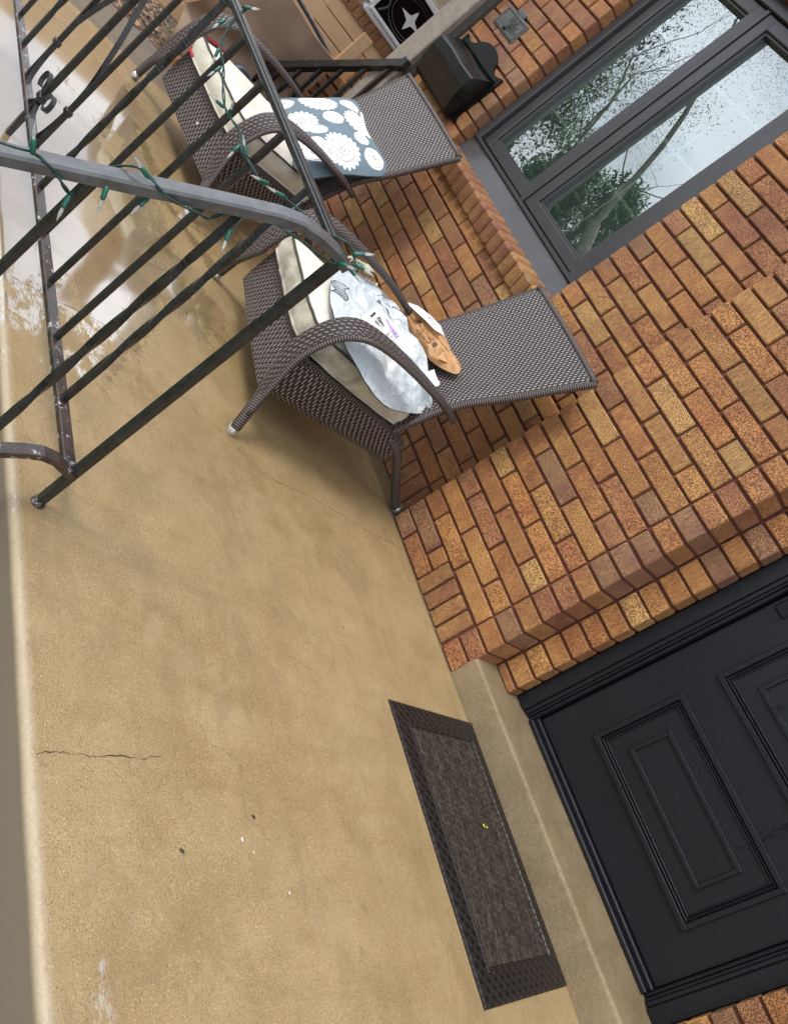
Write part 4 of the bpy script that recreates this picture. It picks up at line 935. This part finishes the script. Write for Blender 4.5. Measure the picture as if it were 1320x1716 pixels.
decal_text(bk, frk, 'BOX 22', .016, -.015, .044, M['greyink'], 'flap_lettering', kr, R(10), .018)
decal_text(bk, frk, 'PAPER MAILER', .015, .03, -.008, M['brownink'], 'packet_lettering', kr, R(6), .003)
decal_text(bk, frk, 'RECYCLE', .013, .04, .012, M['brownink'], 'packet_lettering', kr, R(6), .003)
multi_decal(bk, frk, [(-.075, -.050, -.002, .016), (.085, .10, .006, .022)], M['brownink'], 'packet_mark', kr, .003)
q = MB(); b = q.add([Vector(p) - kr.location for p in ((-1.84, 2.06, .515), (-1.80, 2.02, .49), (-1.775, 2.055, .512), (-1.81, 2.075, .535))]); q.face((b, b + 1, b + 2)); q.face((b, b + 2, b + 3)); o = q.build('folded_corner', M['kraft']); o.parent = kr

# crumpled ribbon behind the mailer
rb = MB(); rb.set(smooth=True)
for k in range(5):
    base = Vector((-2.20 - .02 * k, 1.80 + .035 * k, .385)); pts = spline([base, base + Vector((-.03, .02, .03)), base + Vector((.0, .05, .035)), base + Vector((.03, .06, .01)), base + Vector((.01, .09, .02))], 5)
    rows = [[p + Vector((.012, -.006, .004 * math.sin(i + k))), p - Vector((.012, -.006, 0))] for i, p in enumerate(pts)]; rb.grid(rows); rb.grid([[a_ - Vector((0, 0, .0015)) for a_ in r_] for r_ in rows], flip=True)
o = rb.build('ribbon', M['ribbon']); tag(o, 'tangle of pale green patterned ribbon at the far edge of the near chair cushion', 'ribbon')

# ================================================================ DOORMAT
dmr = empty('doormat', 'dark brown rubber bordered doormat with ribbed carpet centre before the doorstep', 'doormat', (-.390, 2.1085, 0), -.018)
L2_, W2_ = .3765, .2385
q = MB(); q.set(smooth=False)
x0, x1, y0, y1 = -L2_, L2_, -W2_, W2_; ix0, ix1, iy0, iy1 = x0 + .075, x1 - .080, y0 + .072, y1 - .052
def ringq(mb, A, B, za, zb):
    a0, a1, a2, a3 = A; b0, b1, b2, b3 = B
    va = [(a0, a2, za), (a1, a2, za), (a1, a3, za), (a0, a3, za)]; vb = [(b0, b2, zb), (b1, b2, zb), (b1, b3, zb), (b0, b3, zb)]
    b = mb.add(va + vb)
    for i in range(4):
        j = (i + 1) % 4; mb.face((b + i, b + j, b + 4 + j, b + 4 + i), [(va[i][0], va[i][1]), (va[j][0], va[j][1]), (vb[j][0], vb[j][1]), (vb[i][0], vb[i][1])])
ringq(q, (x0, x1, y0, y1), (x0, x1, y0, y1), .0, .003); ringq(q, (x0, x1, y0, y1), (x0 + .006, x1 - .006, y0 + .006, y1 - .006), .003, .0075); ringq(q, (x0 + .006, x1 - .006, y0 + .006, y1 - .006), (ix0 - .012, ix1 + .012, iy0 - .012, iy1 + .012), .0075, .0078)
q.build('border', M['rubber'], dmr)
q = MB(); ringq(q, (ix0 - .012, ix1 + .012, iy0 - .012, iy1 + .012), (ix0 - .009, ix1 + .009, iy0 - .009, iy1 + .009), .0078, .0105); ringq(q, (ix0 - .009, ix1 + .009, iy0 - .009, iy1 + .009), (ix0 - .004, ix1 + .004, iy0 - .004, iy1 + .004), .0105, .0105); ringq(q, (ix0 - .004, ix1 + .004, iy0 - .004, iy1 + .004), (ix0, ix1, iy0, iy1), .0105, .006); q.build('inner_rim', M['blackgloss'] if False else M['rubber'], dmr)
q = MB(); rows = [[Vector((lerp(ix0, ix1, i / 150), lerp(iy0, iy1, j / 90), .0075 + .0022 * noise.noise(Vector((i * .9, j * .9, 2))) + .0012 * math.sin(j * 2.1))) for j in range(91)] for i in range(151)]
q.set(smooth=True); q.grid(rows, lambda i, j: (lerp(ix0, ix1, i / 150), lerp(iy0, iy1, j / 90))); q.build('carpet', M['carpet'], dmr)
# petals and grit
def blob(name, x, y, z, s_, mat, label, cat, group=None, sq=.6):
    q = MB(); q.set(smooth=True); rows = []
    for i in range(6):
        a_ = math.pi * i / 5; rows.append([Vector((s_ * math.sin(a_) * math.cos(b_ * 1.047) * (1 + .25 * math.sin(b_ * 2.3 + i)), s_ * sq * math.sin(a_) * math.sin(b_ * 1.047), s_ * .35 * (math.cos(a_) + 1))) for b_ in range(6)])
    q.grid(rows, closev=True, flip=True); o = q.build(name, mat); o.location = (x, y, z); o.rotation_euler = (0, 0, random.uniform(0, 6)); tag(o, label, cat, group); return o
blob('petal', -.43, 2.165, .010, .006, M['yellow'], 'yellow petal scrap on the doormat carpet, the larger one nearer the porch rail side', 'petal', 'petal scraps on the doormat'); blob('petal', -.425, 2.182, .010, .005, M['yellow'], 'smaller yellow petal scrap on the doormat carpet, nearer the doorstep', 'petal', 'petal scraps on the doormat')
DEB = [(-.368, 1.033, .0055, 'pebd', 'oval dark seed on the bare concrete nearest the steps', 'seed'), (-.388, 1.183, .0055, 'pebw', 'larger pale chip in the pair on the concrete', 'stone chip'), (-.366, 1.208, .0035, 'pebw', 'smaller pale chip in the pair on the concrete', 'stone chip'),
       (-.292, 1.283, .0045, 'pebw', 'bright white chip alone on the concrete between mat and steps', 'stone chip'), (-.430, 1.227, .005, 'pebd', 'dull dark fleck beside the pale chips on the concrete', 'seed'), (-.966, 1.757, .0028, 'pebd', 'tiny black speck on the open concrete near the doormat corner', 'seed')]
for x, y, s_, mt, lab_, ct_ in DEB: blob(ct_.replace(' ', '_'), x, y, .0002, s_, M[mt], lab_, ct_)

# ================================================================ BEYOND THE PORCH END
nb = empty('neighbour_house', 'neighbouring red brick house front with white framed dark ornamental window', 'house', (-5.0, 3, -.3))
NO = Vector((-5.0, 3, -.3))
def np_(mb, name, mat, parent=None): mb.v = [tuple(Vector(q) - NO) for q in mb.v]; return mb.build(name, mat, parent or nb)
q = MB(); q.box(-5.8, -5.00, 2.55, 6.5, -1.1, .735); q.box(-5.8, -5.00, 2.45, 2.70, .735, 1.8); q.box(-5.8, -5.00, 2.70, 6.5, 1.155, 1.8); q.box(-5.8, -5.00, 3.26, 6.5, .735, 1.155); w_ = np_(q, 'wall', M['beige'])
q = MB(); random.seed(5); y = 2.42
while y < 3.6:
    q.set(bcol(PALR), 1.); q.box(-5.01, -4.962, y, y + .052, .742, .815, .003); y += .060
for rr in range(22):
    for kk in range(2):
        q.set(bcol(PALR), 0.); y0_ = 2.42 + kk * .11 + (0 if rr % 2 else -.0); q.box(-5.00, -4.970, y0_, y0_ + .10, .82 + rr * .066, .82 + rr * .066 + .057, .003)
np_(q, 'brick_ledge', M['brick'])
q = MB(); q.box(-5.00, -4.95, 2.68, 3.30, .822, .846, .002); q.box(-5.00, -4.94, 2.70, 3.28, .848, .868, .002); q.box(-5.00, -4.95, 2.68, 2.715, .868, 1.16, .002); q.box(-5.00, -4.95, 3.245, 3.28, .868, 1.16, .002); q.box(-5.00, -4.95, 2.715, 3.245, 1.13, 1.16, .002)
wn = np_(q, 'window', M['white'])
q = MB(); q.box(-5.00, -4.988, 2.715, 3.245, .868, 1.13); np_(q, 'pane', M['blackgloss'], wn)
q = MB(); star = [(2.855, 1.0), (2.952, 1.065), (3.055, .992), (2.958, .928)]; pts = []
c_ = Vector((0, sum(a_ for a_, b_ in star) / 4, sum(b_ for a_, b_ in star) / 4))
for i in range(4):
    a_ = Vector((0, *star[i])); b_ = Vector((0, *star[(i + 1) % 4]))
    for k in range(8): t_ = k / 8; m_ = a_.lerp(b_, t_); pts.append(m_ + (c_ - m_) * (.48 * math.sin(math.pi * t_)))
b = q.add([(-4.981, p.y, p.z) for p in pts]); cc = q.add([(-4.981, c_.y, c_.z)])
for i in range(len(pts)): q.face((cc, b + i, b + (i + 1) % len(pts)))
np_(q, 'star_ornament', M['white'], wn)
q = MB(); q.set(smooth=True)
for k in (1.55, 1.85): q.tube(spline([(-4.984, c_.y + k * .1 * math.cos(t_) , c_.z + k * .062 * math.sin(t_)) for t_ in [j_ * .7 for j_ in range(10)]], 3), .0022, 5)
for yy in (2.76, 3.16): q.tube(spline([(-4.980, yy, .88), (-4.980, yy + .03, .94), (-4.980, yy - .01, 1.0), (-4.980, yy + .03, 1.06), (-4.980, yy, 1.12)], 4), .006, 6)
np_(q, 'wrought_scroll', M['greymetal'], wn)
# fence panel
fp = empty('wooden_fence_panel', 'pale new softwood fence panel of horizontal boards with one upright batten', 'fence panel', (-4.982, 2.6, .3))
for i in range(8):
    q = MB(); z0_ = .755 - .100 * (i + 1); q.box(-.01, .008, -1.5, .66, z0_ - .3 + .003, z0_ - .3 + .097, .003); q.build('board', M['wood'], fp)
for yy in (.20, -.9): q = MB(); q.box(.009, .026, yy, yy + .085, -.35, .445, .003); q.build('batten', M['wood'], fp)
# low planter wall in tumbled brick under the side stair rail
pw = MB(); random.seed(21)
PWT = lambda y: .40 + max(0, y - 2.75) * .75
pwo = empty('brick_planter_wall', 'rough orange brick planter wall seen through the side stair railing', 'wall', (-4.95, 2.9, -.3))
for r in range(13):
    y = 2.22 - (r % 2) * .09
    while y < 4.3:
        L1 = random.uniform(.15, .21)
        if -.3 + (r + 1) * .072 > PWT(y + L1 / 2) + .03: y += L1 + .012; continue
        pw.set(bcol(PAL[:4]), 0.); Mx = Matrix.Translation((-5.0 + random.uniform(-.012, .012), y, -.3 + r * .072)) @ Matrix.Rotation(random.uniform(-.05, .05), 4, 'X'); pw.box(0, .09, 0, L1, 0, .062, .007, Mx); y += L1 + .012
pw.v = [tuple(Vector(q_) - Vector((-4.95, 2.9, -.3))) for q_ in pw.v]; pw.build('bricks', M['brick'], pwo)
q = MB(); q.box(-5.06, -4.935, 2.2, 4.3, -.3, .38); q.v = [tuple(Vector(q_) - Vector((-4.95, 2.9, -.3))) for q_ in q.v]; q.build('mortar', M['mortar'], pwo)
# garden cart with slumped cardboard
ct = empty('garden_cart', 'black tube framed garden cart with small grey wheels beyond the porch end', 'cart', (-4.6, 2.2, -.25))
CO = Vector((-4.6, 2.2, -.25))
def cp_(mb, name, mat): mb.v = [tuple(Vector(q_) - CO) for q_ in mb.v]; return mb.build(name, mat, ct)
q = MB(); q.set(smooth=True); q.tube(spline([(-4.62, 1.95, .62), (-4.62, 2.22, .585), (-4.62, 2.38, .565), (-4.62, 2.57, .53), (-4.62, 2.60, .49), (-4.60, 2.60, .2), (-4.5, 2.5, -.1)], 5), .011, 8); cp_(q, 'rim', M['tyre'])
q = MB(); q.set(smooth=True); q.tube([(-4.50, 2.05, .04), (-4.50, 2.12, -.12), (-4.52, 2.4, -.16), (-4.52, 2.6, .05)], .014, 8); cp_(q, 'frame', M['greymetal'])
for (wx, wy, wz) in ((-4.35, 2.17, .115), (-4.45, 2.62, -.05)):
    q = MB(); q.set(smooth=True); rows = [[Vector((wx + a_, wy + r_ * math.cos(k * .314), wz + r_ * math.sin(k * .314))) for k in range(20)] for a_, r_ in ((.025, .0), (.028, .03), (.022, .035), (.028, .06), (.02, .072), (-.02, .072), (-.025, .0))]
    q.grid(rows, closev=True); cp_(q, 'wheel', M['tyre'])
q = MB(); q.set(smooth=True); rows = []
for i in range(25):
    u = i / 24; y = lerp(1.90, 2.62, u); row = []
    for j in range(17):
        v = j / 16; z = lerp(-.06, .60 - .09 * u, v); cre = abs(v - (.25 + .25 * u)); row.append(Vector((-4.62 + .16 * max(0, .16 - cre) / .16 * -.8 + .05 * math.sin(u * 3) + .02 * noise.noise(Vector((u * 4, v * 4, 1))), y, z)))
    rows.append(row)
q.grid(rows); q.grid([[p - Vector((.006, 0, 0)) for p in r_] for r_ in rows], flip=True)
q.set(smooth=False); 
for z0_, y0_, y1_ in ((.30, 2.28, 2.62),): q.box(-4.60, -4.585, y0_, y1_, z0_, z0_ + .24, .003, Matrix.Identity(4))
o = q.build('cardboard_sheet', M['card']); tag(o, 'large slumped sheet of brown cardboard lying in the garden cart', 'cardboard')
pv = MB(); random.seed(9)
for i in range(14):
    for j in range(9):
        pv.set(bcol(PAL[:4]), 0.); pv.box(-9.2 + i * .22 + (j % 2) * .11, -9.2 + i * .22 + (j % 2) * .11 + .205, 3.0 + j * .11, 3.0 + j * .11 + .10, -.27, -.235, .004)
o = pv.build('brick_paving', M['brick']); tag(o, kind='structure')
q = MB(); q.set(smooth=True); q.tube([(-5.55, 2.42, -.26), (-5.50, 2.44, -.06)], .012, 8); o = q.build('plastic_stake', M['white']); tag(o, 'short white plastic stake standing in the fallen leaves', 'stake')

# ================================================================ TREES AND HOUSES ACROSS THE STREET (reflected in the window)
def tree(name, x, y, z, height, trunk_r, leafmat, nleaf, label, seed, bare=False, group=None, lean=(0, 0), spread=.55, lsize=.10, levels=5, taper=1):
    random.seed(seed); root = empty(name, label, 'tree', (x, y, z), 0, group)
    tr = MB(); tr.set(smooth=True); tips = []
    def grow(p, d, L_, r, lv):
        n_ = 5; pts = [p]; rs = [r]
        for i in range(n_):
            d = (d + Vector((random.gauss(0, .10), random.gauss(0, .10), random.gauss(.03, .05)))).normalized(); p = p + d * (L_ / n_); pts.append(p); rs.append(r * (1 - .38 * (i + 1) / n_))
            if lv >= 2: tips.append(p)
        tr.tube(pts, rs, 8 if lv < 2 else 5, cap=False)
        if lv < levels:
            for k in range(2 if lv == 0 else random.choice((2, 3))):
                a_ = random.uniform(0, 6.28); s_ = random.uniform(.35, .85) * (1.15 if lv else .8) * spread / .55
                nd = (d + Vector((math.cos(a_) * s_, math.sin(a_) * s_, random.uniform(-.12, .25)))).normalized(); grow(p, nd, L_ * random.uniform(.58, .82), rs[-1] * random.uniform(.62, .8) * taper, lv + 1)
    grow(Vector((0, 0, -.1)), Vector((lean[0], lean[1], 1)).normalized(), height * .34, trunk_r, 0)
    tr.build('trunk', M['bark'], root)
    lf = MB()
    if nleaf:
        for i in range(nleaf):
            t_ = random.choice(tips); c = t_ + Vector((random.gauss(0, .35), random.gauss(0, .35), random.gauss(0, .28))) * (height / 9)
            a_ = Vector((random.gauss(0, 1), random.gauss(0, 1), random.gauss(0, 1))).normalized(); b_ = a_.cross(Vector((random.gauss(0, 1), random.gauss(0, 1), 1))).normalized(); s_ = lsize * random.uniform(.6, 1.3)
            lf.set(kind=random.random()); b = lf.add([c - a_ * s_, c + b_ * s_ * .45, c + a_ * s_, c - b_ * s_ * .45]); lf.face((b, b + 1, b + 2, b + 3))
        lf.build('crown', leafmat, root, loc=(0, 0, 0))
    return root
def evergreen(x, y, z, h, rad, label, seed, n_=9000):
    random.seed(seed); root = empty('evergreen_tree', label, 'tree', (x, y, z)); tr = MB(); tr.set(smooth=True); tr.tube([(0, 0, -.1), (0, 0, h * .5), (0, 0, h * .97)], [.16, .10, .01], 8); tr.build('trunk', M['bark'], root)
    lf = MB(); clumps = []
    for i in range(150):
        f = random.random() ** .8; r_ = rad * (1 - f) ** .7 * random.uniform(.55, 1.12); a_ = random.uniform(0, 6.28); clumps.append(Vector((r_ * math.cos(a_), r_ * math.sin(a_), h * (.06 + .92 * f))))
    for i in range(n_):
        c = random.choice(clumps) + Vector((random.gauss(0, .2), random.gauss(0, .2), random.gauss(0, .14))) * rad / 1.6; a_ = Vector((random.gauss(0, 1), random.gauss(0, 1), random.gauss(0, .6))).normalized(); b_ = a_.cross(Vector((0, .3, 1))).normalized(); s_ = random.uniform(.05, .11)
        lf.set(kind=random.random()); b = lf.add([c - a_ * s_, c + b_ * s_ * .35, c + a_ * s_, c - b_ * s_ * .35]); lf.face((b, b + 1, b + 2, b + 3))
    lf.build('crown', M['leafgreen'], root); return root
tree('bare_tree', -10.0, -7.9, gz, 11.5, .22, M['olive'], 3500, 'tall leaning bare tree with forked grey limbs, reflected in the right window sash', 5, lean=(-.50, 0), spread=.75, lsize=.016, levels=7, taper=.74)
tree('bare_tree', -15.2, -8.5, gz, 10.5, .10, M['olive'], 15000, 'slender sparsely leafed tree reflected in the upper left window sash', 14, lean=(.05, 0), lsize=.020, levels=7, taper=.74)
tree('bare_tree', -19.5, -13.5, gz, 9.0, .12, M['olive'], 9000, 'broad small leafed tree at the street edge behind the evergreens', 44, lsize=.03, levels=6, spread=.7, taper=.72)
evergreen(-16.9, -7.6, gz, 7.6, 2.3, 'broad dark evergreen tree reflected low in the left window sash', 2, 22000)
evergreen(-13.2, -7.6, gz, 3.7, 1.2, 'small dense evergreen tree between the house and the forked tree', 3, 12000)
evergreen(-14.6, -10.5, gz, 4.4, 1.8, 'rounded evergreen tree behind the slender leafed tree', 6, 14000)
evergreen(-22, -12, gz, 9.5, 3.2, 'tall dark evergreen tree at the far side of the street', 8, 16000)
hs = empty('gabled_house', 'grey beige gabled house across the street reflected in the window', 'house', (-20, -22, gz))
q = MB(); b = q.add([(-3.5, 0, 0), (3.5, 0, 0), (3.5, 0, 3.6), (0, 0, 6.2), (-3.5, 0, 3.6), (-3.5, -8, 0), (3.5, -8, 0), (3.5, -8, 3.6), (0, -8, 6.2), (-3.5, -8, 3.6)])
for f_ in ((4, 3, 2, 1, 0), (5, 6, 7, 8, 9), (1, 2, 7, 6), (0, 5, 9, 4)): q.face([b + i for i in f_])
q.build('wall', M['taupewall'], hs)
q = MB(); b = q.add([(-4, .4, 3.3), (0, .4, 6.4), (4, .4, 3.3), (-4, -8.4, 3.3), (0, -8.4, 6.4), (4, -8.4, 3.3), (-4, .4, 3.12), (0, .4, 6.2), (4, .4, 3.12), (-4, -8.4, 3.12), (0, -8.4, 6.2), (4, -8.4, 3.12)])
for f_ in ((0, 1, 4, 3), (1, 2, 5, 4), (6, 9, 10, 7), (7, 10, 11, 8), (0, 6, 7, 1), (1, 7, 8, 2), (3, 4, 10, 9), (4, 5, 11, 10)): q.face([b + i for i in f_])
q.build('roof', M['asphalt'], hs)
for xx in (-2, 1): q = MB(); q.box(xx, xx + 1.1, 0, .06, 1.0, 2.5, .01); q.build('window', M['blackgloss'], hs)
